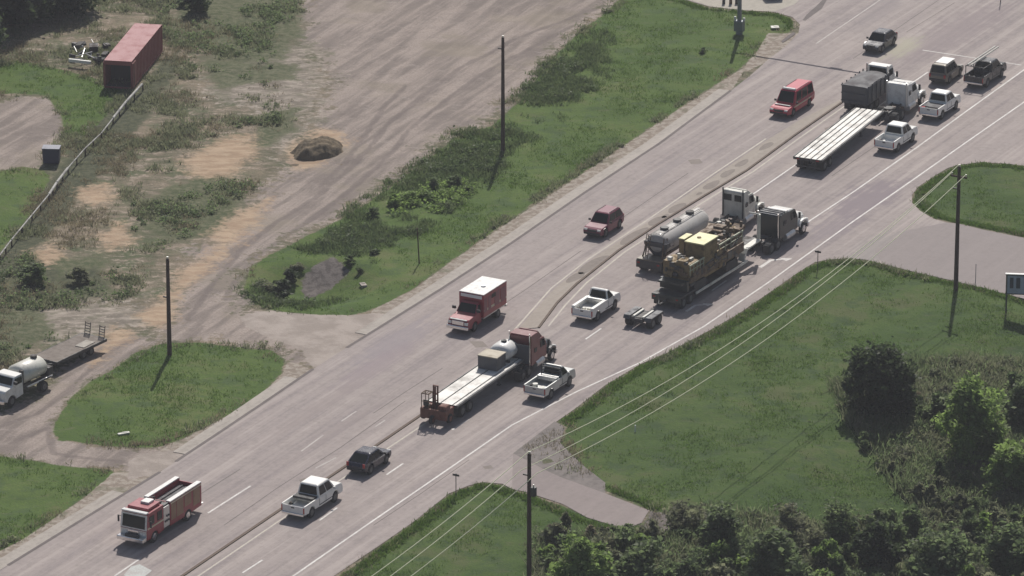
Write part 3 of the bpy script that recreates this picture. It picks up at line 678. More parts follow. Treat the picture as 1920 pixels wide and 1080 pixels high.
def pickup(label, px, py, deg, pmat, L=5.7, W=1.98, H=1.92, group=None, bed='open', crew=True, name='pickup_truck'):
    r = thing(name, label, 'pickup truck', group=group); place(r, px, py, deg)
    r.scale = (1.02, 1.03, 1.10)
    h = W/2; zb = 1.10; wb = L*.30; R = .50; xs = -L*.115 if crew else .05*L
    prof = [(xs, .45)]+arch(wb, R, .42)+[(L/2-.05, .45), (L/2, .70), (L/2-.05, 1.04), (L/2-.20, 1.17), (L/2-1.0, 1.25), (L/2-1.3, zb+.10), (xs, zb+.05)]
    m = MB(); m.prism(prof, -h, h, lambda x, z: .95 if z > .95 else 1.0); m.build('body', pmat, r, bevel=.06)
    m = MB(); m.box(-.1, 0, .55, L-.6, W-.7, .30); m.build('chassis', BLACK, r)
    # load bed: two sides with wheel arches, floor, front wall, tailgate
    x0 = -L/2+.02; x1 = xs-.03
    sp = [(x0, .55)]+arch(-wb, R, .50)+[(x1, .50), (x1, zb+.06), (x0, zb+.06)]
    m = MB(); m.prism(sp, -h+.005, -h+.10); m.prism(sp, h-.10, h-.005); m.box((x0+x1)/2, 0, .70, x1-x0-.1, W-.2, .06); m.box(x1-.05, 0, .92, .06, W-.2, .40)
    m.build('bed', pmat, r, bevel=.02)
    m = MB()
    for sg in (-1, 1): m.box((x0+x1)/2, sg*(h-.055), zb+.072, x1-x0-.06, .105, .02)
    m.build('bed_rail', pmat if bed != 'utility' else WHITE, r, bevel=.006)
    m = MB(); m.box(x0-.01, 0, .86, .07, W-.22, .56); tg = m.build('tailgate', pmat, r, bevel=.02)
    m = MB(); m.box(x0-.055, 0, 1.0, .02, .26, .08); m.build('handle', BLACK, tg)
    m = MB(); m.box(x0-.08, 0, .56, .16, W*.92, .18); m.build('rear_bumper', CHROME, r, bevel=.03)
    m = MB(); m.box(L/2-.01, 0, .60, .14, W*.94, .22); m.build('front_bumper', CHROME, r, bevel=.04)
    m = MB(); m.box(L/2-.02, 0, .88, .06, W*.55, .26); m.build('grille', BLACK, r, bevel=.01)
    greenhouse(r, xs+.02, xs+.18, L/2-1.80, L/2-1.10, zb+.06, H, h*.94, h*.76, pmat, 2 if crew else 1)
    for x in (-wb, wb):
        for sg in (-1, 1): wheel(r, x, sg*(h-.15), .41, .27)
    for sg in (-1, 1):
        lamp(r, 'headlight', L/2-.06, sg*(h-.22), .92, .28, .20, LIGHTC, .10)
        lamp(r, 'taillight', x0-.02, sg*(h-.06), .88, .10, .42, LIGHTR, .06)
    mirrors(r, L/2-1.55, h, zb+.16, 1.0, pmat)
    m = MB()
    for sg in (-1, 1):
        for x_ in (xs+1.0, xs+.02): m.box(x_, sg*(h-.002), .85, .018, .012, .5)
        m.box((xs+L/2-1.2)/2, sg*(h+.0), .62, L*.42, .02, .05)
    m.build('door_seams', BLACK, r)
    if bed == 'tonneau':
        m = MB(); m.box(xs-.45, 0, zb+.10, .70, W-.28, .16); m.build('tool_box', BLACK, r, bevel=.02)
    if bed == 'cover':
        m = MB(); m.box(x1-.85, 0, zb-.02, 1.45, W-.3, .1, ry=.05); m.build('load_cover', TARP, r, bevel=.02)
        m = MB(); m.box(x0+.25, .62, zb-.1, .30, .32, .26); m.build('cargo_box', LIGHTR, r, bevel=.02)
    if bed == 'rack':
        m = MB()
        for sg in (-1, 1): m.box(xs-.02, sg*(h-.12), 1.55, .07, .07, .85)
        for z in (1.98, 1.80, 1.55): m.box(xs-.02, 0, z, .07, W-.24, .06)
        m.build('headache_rack', BLACK, r)
        m = MB(); m.box(xs-.55, 0, zb+.05, .55, W-.24, .30); m.build('tool_box', ALU, r, bevel=.02)
        m = MB(); m.cyl((x0+.7, .3, .75), (x0+.7, .3, 1.15), .22, .22, 12); m.box(x0+.5, -.35, .9, .5, .45, .3, rz=.4); m.build('cargo', CREAM, r)
    if bed == 'utility':
        m = MB()
        for sg in (-1, 1): m.box((x0+x1)/2, sg*(h-.13), zb+.11, x1-x0-.12, .30, .16)
        m.build('side_box', WHITE, r, bevel=.02)
        m = MB(); m.box(x1-.28, 0, zb+.08, .42, W-.30, .26); m.build('tool_box', ALU, r, bevel=.02)
        m = MB(); m.cyl((x0+.6, .1, .74), (x0+.6, .1, 1.1), .16, .16, 10); m.box(x0+.9, -.2, .88, .35, .3, .28); m.build('cargo', CREAM, r)
    if bed == 'ladder':
        m = MB()
        for xx in (xs-.05, x0+.25):
            for sg in (-1, 1): m.box(xx, sg*(h-.10), 1.55, .06, .06, .80)
            m.box(xx, 0, 1.96, .06, W-.14, .06)
        for sg in (-1, 1): m.box((xs+x0+.2)/2, sg*(h-.10), 1.93, (xs-x0), .05, .05)
        m.build('ladder_rack', BLACK, r)
    return r

def tractor(label, px, py, deg, pmat, sleeper=1.6, H=3.0, roofmat=None, rack=False, stacks=CHROME, name='semi_tractor', roof_extra=False, frontmat=None, rearwin=False):
    r = thing(name, label, 'semi tractor'); place(r, px, py, deg)
    m = MB()
    for sg in (-1, 1): m.box(-.1, sg*.43, .95, 7.4, .10, .28)
    for x in (-3.3, -2.2, -.9, .6, 2.2): m.box(x, 0, .95, .12, .8, .2)
    m.build('frame', STEEL, r)
    fm = frontmat or pmat
    # hood: tapering box with rounded top
    def ring(x, w_, zt): return [(x, -w_, .85), (x, w_, .85), (x, w_, zt-.25), (x, w_*.72, zt), (x, -w_*.72, zt), (x, -w_, zt-.25)]
    m = MB(); m.loft([ring(1.75, .98, 2.05), ring(2.6, .92, 1.95), ring(3.45, .78, 1.80), ring(3.6, .74, 1.70)]); m.build('hood', fm, r, bevel=.04)
    m = MB(); m.box(3.62, 0, 1.27, .08, 1.15, .85); m.build('grille', CHROME, r, bevel=.03)
    m = MB(); m.box(3.78, 0, .62, .30, 2.35, .42); m.build('front_bumper', CHROME, r, bevel=.06)
    m = MB()
    for sg in (-1, 1):
        pts = [(2.0, .95), (2.05, 1.15), (2.35, 1.35), (2.85, 1.42), (3.3, 1.35), (3.65, 1.05), (3.7, .80), (3.5, .80), (3.4, 1.05), (3.15, 1.2), (2.85, 1.25), (2.4, 1.18), (2.2, 1.0), (2.2, .80)]
        m.prism(pts, sg*.80, sg*1.18)
    m.build('fender', fm, r, bevel=.02)
    for sg in (-1, 1): lamp(r, 'headlight', 3.66, sg*.95, 1.12, .34, .24, LIGHTC, .16)
    # cab
    hw = 1.08
    prof = [(.25, .85), (1.80, .85), (1.85, 1.95), (1.45, 2.72), (1.2, 2.80), (.25, 2.82)]
    m = MB(); m.prism(prof, -hw, hw, lambda x, z: .93 if z > 2.5 else 1); m.build('cab', pmat, r, bevel=.06)
    q = ((1.85, -hw, 1.95), (1.85, hw, 1.95), (1.45, hw*.93, 2.72), (1.45, -hw*.93, 2.72))
    m = MB(); m.slab(q, .06, .94, .08, .92); m.build('windshield', GLASS, r)
    for sg in (-1, 1):
        a = [(.3, sg*hw, 1.9), (1.82, sg*hw, 1.9), (1.5, sg*hw*.93, 2.7), (.3, sg*hw*.93, 2.7)]
        if sg > 0: a = [a[1], a[0], a[3], a[2]]; m = MB(); m.slab(a, .16, .80, .08, .88)
        else: m = MB(); m.slab(a, .20, .84, .08, .88)
        m.build('side_window', GLASS, r)
    # sleeper
    if sleeper > 0:
        xs = .24-sleeper; ht = H
        prof = [(xs, .80), (.24, .80), (.24, ht-.15), (.0, ht), (xs+.1, ht+.02), (xs, ht-.08)]
        m = MB(); m.prism(prof, -1.14, 1.14, lambda x, z: .94 if z > ht-.2 else 1); sl = m.build('sleeper', pmat, r, bevel=.07)
        for sg in (-1, 1):
            m = MB(); m.box(xs+sleeper*.5, sg*1.145, 2.1, .5, .02, .4); m.build('window', GLASS, sl)
        m = MB(); m.loft([[(.2, -.95, 2.8), (1.3, -.9, 2.78), (1.3, .9, 2.78), (.2, .95, 2.8)], [(.2, -.9, ht), (.45, -.8, ht-.02), (.45, .8, ht-.02), (.2, .9, ht)]]); m.build('roof_fairing', roofmat or pmat, r, bevel=.05)
    else: xs = .24
    if roofmat:
        m = MB(); m.box((xs+.2)/2, 0, H+.04, .2-xs-.1, 1.9, .05); m.build('roof_panel', roofmat, r, bevel=.02)
    if rearwin:
        for a_, b_ in ((.08, .42), (.55, .86)):
            m = MB(); m.slab(((xs, 1.14, .8), (xs, -1.14, .8), (xs, -1.1, H-.1), (xs, 1.1, H-.1)), a_, b_, .66, .90, .02, .02); m.build('rear_window', GLASS, r)
    # tanks, steps, stacks
    for sg in (-1, 1):
        m = MB(); m.cyl((-.9+.3, sg*1.0, .72), (1.0, sg*1.0, .72), .32, .32, 16); m.build('fuel_tank', ALU, r, bevel=.02)
        m = MB(); m.tube([(xs-.10, sg*.98, .9), (xs-.10, sg*.98, H+.12), (xs-.12, sg*.98, H+.25)], .065, 10); m.build('exhaust_stack', stacks, r)
    m = MB(); m.box(-2.55, 0, 1.14, .9, .8, .08); m.cyl((-2.6, 0, 1.16), (-2.6, 0, 1.22), .48, .48, 18); m.build('fifth_wheel', BLACK, r)
    for sg in (-1, 1):
        wheel(r, 2.85, sg*1.02, .52, .30, CHROME)
        for x in (-2.1, -3.3): wheel(r, x, sg*.92, .52, .56)
        m = MB(); m.box(-3.95, sg*.92, .62, .03, .58, .70); m.build('mud_flap', BLACK, r)
        m = MB(); m.box(1.65, sg*1.32, 2.15, .10, .20, .55); m.tube([(1.6, sg*1.1, 2.4), (1.62, sg*1.32, 2.42)], .02); m.build('mirror', BLACK, r, bevel=.02)
    if rack:
        m = MB(); m.box(xs-.55, 0, 2.05, .10, 2.30, 1.75); m.build('headache_rack', DUMPGREY, r, bevel=.03)
    if roof_extra:
        m = MB()
        for k in range(3): m.box(xs+.28+k*.42, 0, H+.12, .22, 1.98, .09)
        m.build('roof_slats', DUMPGREY, r, bevel=.01)
    return r

def tandem(root, xs, y=.93, r=.50, w=.56):
    for x in xs:
        for sg in (-1, 1): wheel(root, x, sg*y, r, w)
def flatbed(label, px, py, deg, L=16.0, W=2.8, grooves=(-.85, -.30, .30, .85), axles=(1.3, 2.6)):
    """origin under the rear end"""
    r = thing('flatbed_trailer', label, 'flatbed trailer'); place(r, px, py, deg)
    m = MB(); n = len(grooves); ed = [-W/2+.06]+sorted(grooves)+[W/2-.06]
    for a, b in zip(ed, ed[1:]): m.box(L/2, (a+b)/2, 1.40, L, (b-a)-.13, .08)
    m.build('deck', DECK, r, bevel=.01)
    m = MB(); m.box(L/2, 0, 1.36, L-.02, W-.05, .05); m.build('deck_groove', STEEL, r)
    m = MB()
    for sg in (-1, 1): m.box(L/2, sg*(W/2), 1.36, L, .07, .19)
    m.build('side_rail', GREYRAIL, r, bevel=.01)
    m = MB()
    for sg in (-1, 1): m.box(L/2, sg*.5, 1.08, L-.6, .12, .50)
    for k in range(int(L/1.2)): m.box(.6+k*1.2, 0, 1.27, .08, W-.2, .12)
    m.build('frame', STEEL, r)
    m = MB(); m.box(.03, 0, 1.30, .10, W, .24); m.box(.06, 0, .62, .10, W*.85, .12)
    for sg in (-1, 1): m.box(.08, sg*.7, .90, .08, .08, .6)
    m.build('rear_bumper', STEEL, r, bevel=.01)
    for sg in (-1, 1):
        lamp(r, 'taillight', -.03, sg*.95, 1.30, .30, .12, LIGHTR)
        m = MB(); m.box(.45, sg*.93, .68, .03, .58, .80); m.build('mud_flap', BLACK, r)
        m = MB(); m.box(L-4.2, sg*.75, .72, .14, .14, 1.0); m.box(L-4.2, sg*.75, .2, .3, .3, .05); m.build('landing_leg', STEEL, r)
    tandem(r, axles)
    m = MB(); m.box(L*.45, 1.05, .95, 1.1, .5, .45); m.build('tool_box', ALU, r, bevel=.02)
    return r

# ------------------------------------------------------------ cars and pickups
suv('charcoal car with bright bonnet heading toward the viewer past the dump truck', 'car', 1650, 90, 242, GREYP, L=4.5, W=1.82, H=1.50, name='sedan', hatch=.9, low=True, hood=1.15)
suv('bright red command wagon with light bar and pale hood stripe on the far lanes', 'fire vehicle', 1485, 206, 242, paint('bright_red_paint', (.42, .008, .04), dirt=.05), L=6.0, W=2.02, H=2.0, name='command_wagon', hatch=.15, lights=True, hood=1.35)
suv('dark maroon wagon alone between the ambulance and the red command wagon', 'car', 1132, 434, 242, MAROON, L=4.6, W=1.85, H=1.68, hatch=.45)
suv('dark navy compact car close behind the orange forklift of the flatbed', 'car', 692, 876, 62, NAVY, L=4.3, W=1.82, H=1.46, name='compact_car', hatch=1.0, low=True, hood=1.05)
suv('beige grey minivan with pale roof stopped behind the white stop line', 'car', 1774, 148, 63, TAN, L=4.5, W=1.86, H=1.74, name='minivan', hatch=.25, roof=WHITE)
PG = 'white and silver pickups in the near lanes'
pickup('white crew cab pickup with dark tool box, lowest pickup beside the median', 586, 952, 62, WHITE, L=5.9, W=2.0, H=1.95, group=PG, bed='tonneau')
pickup('silver pickup with black headache rack beside the red truck tractor', 1031, 733, 62, SILVER, L=5.3, W=1.95, H=1.85, group=PG, bed='rack', crew=False)
pickup('white work pickup with side boxes along its bed, left of the low axle dolly', 1118, 588, 62, WHITE, L=5.2, W=1.95, H=1.85, group=PG, bed='utility', crew=False)
pickup('white pickup with empty dark bed next to the ribbed flatbed trailer', 1680, 273, 62, WHITE, L=5.3, W=1.95, H=1.88, group=PG, bed='open')
pickup('white pickup with covered load and red box in its bed, beside the white cab tractor', 1762, 212, 62, WHITE, L=5.2, W=1.95, H=1.88, group=PG, bed='cover')
dp = pickup('dark grey pickup with a ladder rack carrying long pipes', 1847, 152, 62, BLACKP, L=5.6, W=1.98, H=1.88, bed='ladder')
t = thing('pipe_bundle', 'two long pale pipes lying on the rack of the dark grey pickup', 'pipes'); t.location = dp.location; t.rotation_euler = dp.rotation_euler
for y in (.72, .38):
    m = MB(); m.cyl((-2.6, y, 2.27), (3.9, y, 2.27), .075, .075, 8); m.build('pipe', CREAM, t)
suv('dark blue car parked on the pale lot at the top edge', 'car', 1443, -12, 100, NAVY, L=4.6, W=1.85, H=1.5, low=True)

# ------------------------------------------------------------ ambulance
r = thing('ambulance', 'red box ambulance with white roof heading toward the viewer', 'ambulance'); place(r, 893, 604, 242)
L_ = 6.5; h = 1.12
prof = [(.85, .5)]+arch(2.05, .50, .42)+[(3.2, .5), (3.25, .75), (3.18, 1.15), (2.95, 1.28), (1.75, 1.42), (.85, 1.42)]
m = MB(); m.prism(prof, -1.0, 1.0, lambda x, z: .95 if z > 1.1 else 1); m.build('body', RED, r, bevel=.06)
greenhouse(r, .85, .85, 1.25, 1.80, 1.40, 2.15, .95, .82, RED, 1, rear=False)
m = MB(); m.box(-1.2, 0, 1.84, 4.1, 2.35, 2.0); bx = m.build('patient_box', RED, r, bevel=.03)
m = MB(); m.box(-1.2, 0, 2.87, 4.1, 2.35, .07); m.build('roof', TRUCKWHITE, bx, bevel=.02)
m = MB(); m.cyl((-1.0, .15, 2.9), (-1.0, .15, 3.0), .22, .18, 14); m.build('roof_vent', ALU, bx)
m = MB(); m.box(.87, 0, 2.62, .05, 2.0, .28); m.build('warning_lights', LIGHTC, bx, bevel=.01)
for sg in (-1, 1):
    m = MB(); m.box(-1.2, sg*1.178, 1.45, 4.0, .012, .20); m.build('side_stripe', GOLDBAND, bx)
    m = MB()
    for x in (-2.6, -1.5, -.2, .5): m.box(x, sg*1.182, 1.9, .9 if x < -1 else .55, .02, 1.25)
    m.build('compartment_door', MAROON, bx, bevel=.008)
    m = MB(); m.box(-.9, sg*1.19, 2.35, .7, .03, .35); m.build('window', GLASS, bx)
    lamp(r, 'headlight', 3.2, sg*.78, .98, .34, .24, LIGHTC, .1)
    wheel(r, 2.05, sg*.86, .41, .28); wheel(r, -1.75, sg*.92, .41, .5)
m = MB(); m.box(-.2, 0, .62, 6.0, 1.4, .35); m.build('chassis', BLACK, r)
m = MB(); m.box(-1.2, 0, .80, 4.0, 2.30, .12); m.build('sill', ALU, r)
m = MB(); m.box(3.24, 0, 1.0, .06, 1.1, .36); m.build('grille', CHROME, r, bevel=.02)
m = MB(); m.box(3.32, 0, .62, .2, 2.05, .30); m.build('front_bumper', CHROME, r, bevel=.05)
m = MB(); m.box(-3.38, 0, .62, .26, 2.2, .18); m.build('rear_step', ALU, r, bevel=.02)
m = MB(); m.box(3.12, 0, 1.27, .2, 1.6, .05); m.build('hood_stripe', LIGHTC, r, bevel=.01)
mirrors(r, 1.75, 1.0, 1.75, 1.5)

# ------------------------------------------------------------ fire engine
r = thing('fire_engine', 'red cab over fire engine with open hose bed, white cab front, nearest vehicle', 'fire engine'); place(r, 303, 988, 242); r.scale = (.94, .96, .96)
W2 = 1.22
prof = [(1.6, .55)]+arch(3.05, .60, .48)+[(4.25, .55), (4.3, 1.2), (4.28, 1.35), (4.12, 2.62), (3.95, 2.72), (1.6, 2.72)]
m = MB(); m.prism(prof, -W2, W2, lambda x, z: .97 if z > 2.5 else 1); cb = m.build('cab', RED, r, bevel=.05)
m = MB(); m.box(2.65, 0, 2.86, 1.9, 1.9, .26); m.build('raised_roof', RED, cb, bevel=.05)
m = MB(); m.box(2.35, .15, 3.08, .9, .75, .20); m.build('roof_unit', TRUCKWHITE, cb, bevel=.04)
m = MB(); m.slab(((4.30, -W2, 1.38), (4.30, W2, 1.38), (4.12, W2*.97, 2.62), (4.12, -W2*.97, 2.62)), 0, 1, 0, 1, .01, .02); m.build('front_face', TRUCKWHITE, cb)
m = MB(); m.slab(((4.30, -W2, 1.38), (4.30, W2, 1.38), (4.12, W2*.97, 2.62), (4.12, -W2*.97, 2.62)), .07, .93, .08, .88, .025, .02); m.build('windshield', GLASS, cb)
m = MB(); m.box(4.02, 0, 2.78, .42, 2.3, .12); m.build('light_bar', LIGHTC, cb, bevel=.03)
m = MB(); m.box(4.31, 0, 1.05, .05, 2.38, .55); m.build('front_panel', ALU, cb, bevel=.01)
m = MB(); m.box(4.35, 0, 1.08, .04, .95, .40); m.build('grille', CHROME, cb, bevel=.01)
for sg in (-1, 1):
    for yy in (.72, .98): lamp(cb, 'headlight', 4.36, sg*yy, 1.08, .20, .20, LIGHTC, .06)
    for x in (2.25, 3.45):
        m = MB(); m.box(x, sg*(W2+.003), 2.05, .72, .03, .72); m.build('side_window', GLASS, cb, bevel=.01)
    m = MB(); m.box(2.9, sg*(W2+.004), 1.48, 2.5, .02, .14); m.build('side_stripe', GOLDBAND, cb)
    m = MB(); m.box(4.1, sg*(W2+.28), 1.95, .10, .14, .55); m.tube([(4.1, sg*W2, 2.2), (4.1, sg*(W2+.28), 2.2)], .03); m.build('mirror', BLACK, r, bevel=.02)
m = MB(); m.box(4.62, 0, .68, .62, 2.44, .34); m.build('front_bumper', CHROME, r, bevel=.05)
m = MB(); m.box(4.55, 0, .92, .3, 1.2, .16); m.build('hose_tray', STEEL, r, bevel=.02)
m = MB(); m.box(0, 0, .72, 8.0, 1.5, .4); m.build('chassis', STEEL, r)
# pump panel
m = MB(); m.box(1.12, 0, 1.55, .92, 2.38, 1.75); m.build('pump_panel', ALU, r, bevel=.02)
m = MB()
for sg in (-1, 1):
    for k in range(5): m.cyl((.85+(k % 3)*.26, sg*1.19, 1.2+.4*(k//3)), (.85+(k % 3)*.26, sg*1.26, 1.2+.4*(k//3)), .09, .09, 10)
m.build('pump_valves', STEEL, r)
m = MB(); m.box(1.1, 0, 2.50, .85, 2.2, .12)
for k in range(4): m.tube([(.85, -1+.5*k, 2.6), (1.35, -.8+.5*k, 2.72)], .09, 8)
m.cyl((1.1, 0, 2.55), (1.1, 0, 2.95), .10, .08, 10); m.cyl((1.0, 0, 2.95), (1.6, 0, 3.1), .07, .05, 8)
m.build('deck_gun', STEEL, r)
# hose body
sp = [(-4.3, .60)]+arch(-2.15, .60, .55)+[(.62, .55), (.62, 2.55), (-4.3, 2.55)]
m = MB(); m.prism(sp, -W2, -W2+.42); m.prism(sp, W2-.42, W2)
m.box(-1.85, 0, 1.35, 4.8, 1.7, .1); m.box(.55, 0, 1.9, .12, 1.7, 1.3); m.box(-4.22, 0, 1.6, .12, 1.7, 1.6)
bd = m.build('hose_body', RED, r, bevel=.02)
for sg in (-1, 1):
    m = MB(); m.box(-1.85, sg*(W2-.20), 2.60, 4.9, .42, .10); m.build('catwalk', TRUCKWHITE, bd, bevel=.02)
    m = MB()
    for x in (-3.5, -2.15, -.9, .1): m.box(x, sg*(W2+.006), 1.85 if x == -2.15 else 1.65, 1.05 if x < -.5 else .75, .02, .95 if x == -2.15 else 1.35)
    m.build('compartment_door', paint('bronze_shutter', (.26, .16, .10), rough=.4, metal=.3, coat=0, dirt=.3) if sg > 0 else MAROON, bd, bevel=.006)
    m = MB(); m.box(-1.85, sg*(W2+.012), 2.43, 4.8, .02, .12); m.build('side_stripe', GOLDBAND, bd)
    lamp(r, 'taillight', -4.32, sg*1.0, 1.1, .18, .45, LIGHTR, .05)
    wheel(r, 3.05, sg*1.03, .50, .32, CHROME); wheel(r, -2.15, sg*.95, .50, .56, CHROME)
m = MB()
for k in range(9): m.box(-1.85+.02*(k % 2), -.72+.18*k, 1.80+.05*(k % 3), 4.3, .14, .55)
m.build('hose_load', TARP, bd, bevel=.03)
m = MB(); m.box(-4.5, 0, .66, .45, 2.3, .08); m.build('rear_step', ALU, r, bevel=.01)

# ------------------------------------------------------------ ribbed flatbed and its white cab tractor, dump truck
flatbed('long empty flatbed trailer with four dark grooves along its white deck', 1514, 325, 65.6, L=15.6)
tractor('white day cab truck tractor pulling the ribbed empty flatbed', 1686, 210, 64, TRUCKWHITE, sleeper=.9, H=2.95, rack=False, stacks=ALU)
t = thing('dump_truck', 'dark dump truck with tarped load and white cab ahead of the median', 'dump truck'); place(t, 1634, 192, 63)
prof = [(-4.1, 1.0), (.9, 1.0), (1.0, 2.5), (1.0, 2.7), (-4.2, 2.75)]
m = MB(); m.prism(prof, -1.28, 1.28); db = m.build('dump_box', DUMPGREY, t, bevel=.03)
m = MB()
for x in (-3.9, -2.9, -1.9, -.9, .1, .9):
    for sg in (-1, 1): m.box(x, sg*1.32, 2.0, .12, .09, 1.75)
m.box(-4.24, 0, 2.8, .08, 2.6, .12); m.box(-4.20, 0, 1.3, .08, 2.6, .12); m.box(-4.22, 0, 2.05, .07, 2.6, .10)
m.build('rib', DUMPGREY, db)
m = MB(); rings = []
for x, z in ((-4.15, 2.78), (-3.2, 2.86), (-1.8, 2.92), (-.4, 2.85), (1.0, 2.72)):
    rings.append([(x, -1.22, z-.08), (x, -.6, z+.06), (x, 0, z+.10), (x, .6, z+.05), (x, 1.22, z-.08), (x, 1.2, z-.16), (x, -1.2, z-.16)])
m.loft(rings); m.build('tarp', TARP, db, smooth=False)
m = MB()
for sg in (-1, 1): m.box(-.1, sg*.43, .92, 8.2, .12, .3)
m.build('frame', STEEL, t)
prof = [(1.35, .85), (2.9, .85), (2.95, 2.1), (2.5, 3.12), (2.3, 3.24), (1.35, 3.24)]
m = MB(); m.prism(prof, -1.1, 1.1, lambda x, z: .93 if z > 2.6 else 1); cb = m.build('cab', TRUCKWHITE, t, bevel=.06)
m = MB(); m.slab(((1.35, 1.1, 2.2), (1.35, -1.1, 2.2), (1.35, -1.02, 3.2), (1.35, 1.02, 3.2)), .1, .9, .35, .88); m.build('rear_window', GLASS, cb)
m = MB(); m.slab(((2.95, -1.1, 2.1), (2.95, 1.1, 2.1), (2.5, 1.02, 3.12), (2.5, -1.02, 3.12)), .06, .94, .08, .92); m.build('windshield', GLASS, cb)
for sg in (-1, 1):
    m = MB(); m.box(2.0, sg*1.075, 2.6, .8, .06, .6); m.build('side_window', GLASS, cb)
    m = MB(); m.box(2.8, sg*1.35, 2.2, .1, .2, .55); m.build('mirror', BLACK, t, bevel=.02)
    m = MB(); m.tube([(1.2, sg*1.05, 1.0), (1.2, sg*1.05, 3.4)], .08, 10); m.build('exhaust_stack', CHROME, t)
    wheel(t, 3.7, sg*1.02, .52, .30); wheel(t, -1.4, sg*.92, .52, .56); wheel(t, -2.75, sg*.92, .52, .56)
    m = MB(); m.box(-3.6, sg*.92, .62, .03, .6, .7); m.build('mud_flap', BLACK, t)
    lamp(t, 'headlight', 4.5, sg*.85, 1.15, .3, .22, LIGHTC)
m = MB(); m.loft([[(x, -a, .85), (x, a, .85), (x, a, z-.2), (x, a*.7, z), (x, -a*.7, z), (x, -a, z-.2)] for x, a, z in ((2.85, .98, 2.0), (3.8, .9, 1.9), (4.45, .78, 1.75))])
m.build('hood', TRUCKWHITE, t, bevel=.04)
m = MB(); m.box(4.6, 0, .62, .25, 2.3, .4); m.build('front_bumper', CHROME, t, bevel=.05)

# ------------------------------------------------------------ flatbed with forklift, tank and red tractor
fb = flatbed('flatbed trailer of pale boards carrying a white tank behind the red tractor', 829, 787, 63.2, L=12.8, W=2.75, grooves=(-.95, .12))
tractor('red truck tractor with tall sleeper and dark headache rack', 988, 690, 63, REDTRUCK, sleeper=1.7, H=3.6, rack=True, frontmat=BLACKP).scale = (.87, .95, .93)
def onbed(root, base, x, y, z, rz=0):
    M = Matrix.Rotation(base.rotation_euler.z, 4, 'Z') @ Vector((x, y, z)); root.location = Vector(base.location)+M
    root.rotation_euler = (0, 0, base.rotation_euler.z+rz)
t = thing('water_tank', 'rounded white tank standing at the front of the pale flatbed', 'tank'); onbed(t, fb, 11.2, .1, 1.44)
m = MB(); rings = []
for x, k in ((-1.1, .55), (-.95, .85), (-.6, .98), (0, 1.0), (.6, .98), (.95, .85), (1.1, .55)):
    rings.append([(x, 1.0*k*math.cos(a)*1.0, .78+.75*k*math.sin(a)) for a in [2*PI*i/16 for i in range(16)]])
m.loft(rings); m.build('tank_body', TRUCKWHITE, t, smooth=True)
m = MB(); m.cyl((0, 0, 1.5), (0, 0, 1.66), .24, .22, 14); m.build('filler_cap', STEEL, t)
m = MB(); m.box(-.6, 0, .1, .12, 1.7, .2); m.box(.6, 0, .1, .12, 1.7, .2); m.build('cradle', STEEL, t)
t = thing('cargo_box', 'square crate with tan lid standing behind the white tank on the flatbed', 'crate'); onbed(t, fb, 9.1, .15, 1.44)
m = MB(); m.box(0, 0, .55, 1.6, 1.75, 1.1); m.build('box_body', DUMPGREY, t, bevel=.02)
m = MB(); m.box(0, 0, 1.14, 1.66, 1.82, .08); m.build('lid', paint('tan_lid', (.40, .35, .26), rough=.6, coat=0, dirt=.4), t, bevel=.01)
t = thing('truck_forklift', 'rust red truck mounted forklift hung on the rear of the pale flatbed', 'forklift'); onbed(t, fb, -.75, 0, .25)
m = MB(); m.box(-.15, .9, .75, 1.3, .55, .85); m.box(-.15, -.9, .75, 1.3, .55, .85); m.box(-.75, 0, .75, .25, 2.3, .8); m.box(-.3, -.75, 1.25, .8, .7, .5); m.build('body', RUST, t, bevel=.04)
m = MB()
for y in (.18, .55): m.box(.35, y, 1.55, .12, .10, 2.5)
for z in (.6, 1.5, 2.1, 2.75): m.box(.35, .36, z, .10, .45, .08)
m.box(.27, .36, 1.6, .06, .12, 2.2); m.build('mast', RUST, t)
m = MB()
for x, y in ((-.7, 1.1), (-.7, .45), (0, 1.1), (0, .45)): m.tube([(x, y, 1.1), (x, y, 2.35)], .035)
m.tube([(-.7, 1.1, 2.35), (0, 1.1, 2.35), (0, .45, 2.35), (-.7, .45, 2.35), (-.7, 1.1, 2.35)], .045)
for k in range(3): m.tube([(-.7, .55+.2*k, 2.35), (0, .55+.2*k, 2.35)], .025)
m.tube([(-.72, 1.12, 1.7), (-.72, .45, 1.7)], .03); m.build('overhead_guard', BROWN, t)
m = MB(); m.box(-.35, .78, 1.3, .45, .45, .10); m.box(-.57, .78, 1.55, .08, .45, .45); m.build('operator_seat', BLACK, t, bevel=.02)
m = MB()
for y in (.1, .62): m.box(1.0, y, .95, 1.25, .12, .05)
m.build('fork', STEEL, t)
for x, y, rr in ((-.2, 1.15, .40), (-.2, -1.15, .40), (-1.0, 0, .36)): wheel(t, x, y, rr, .26, RUST)

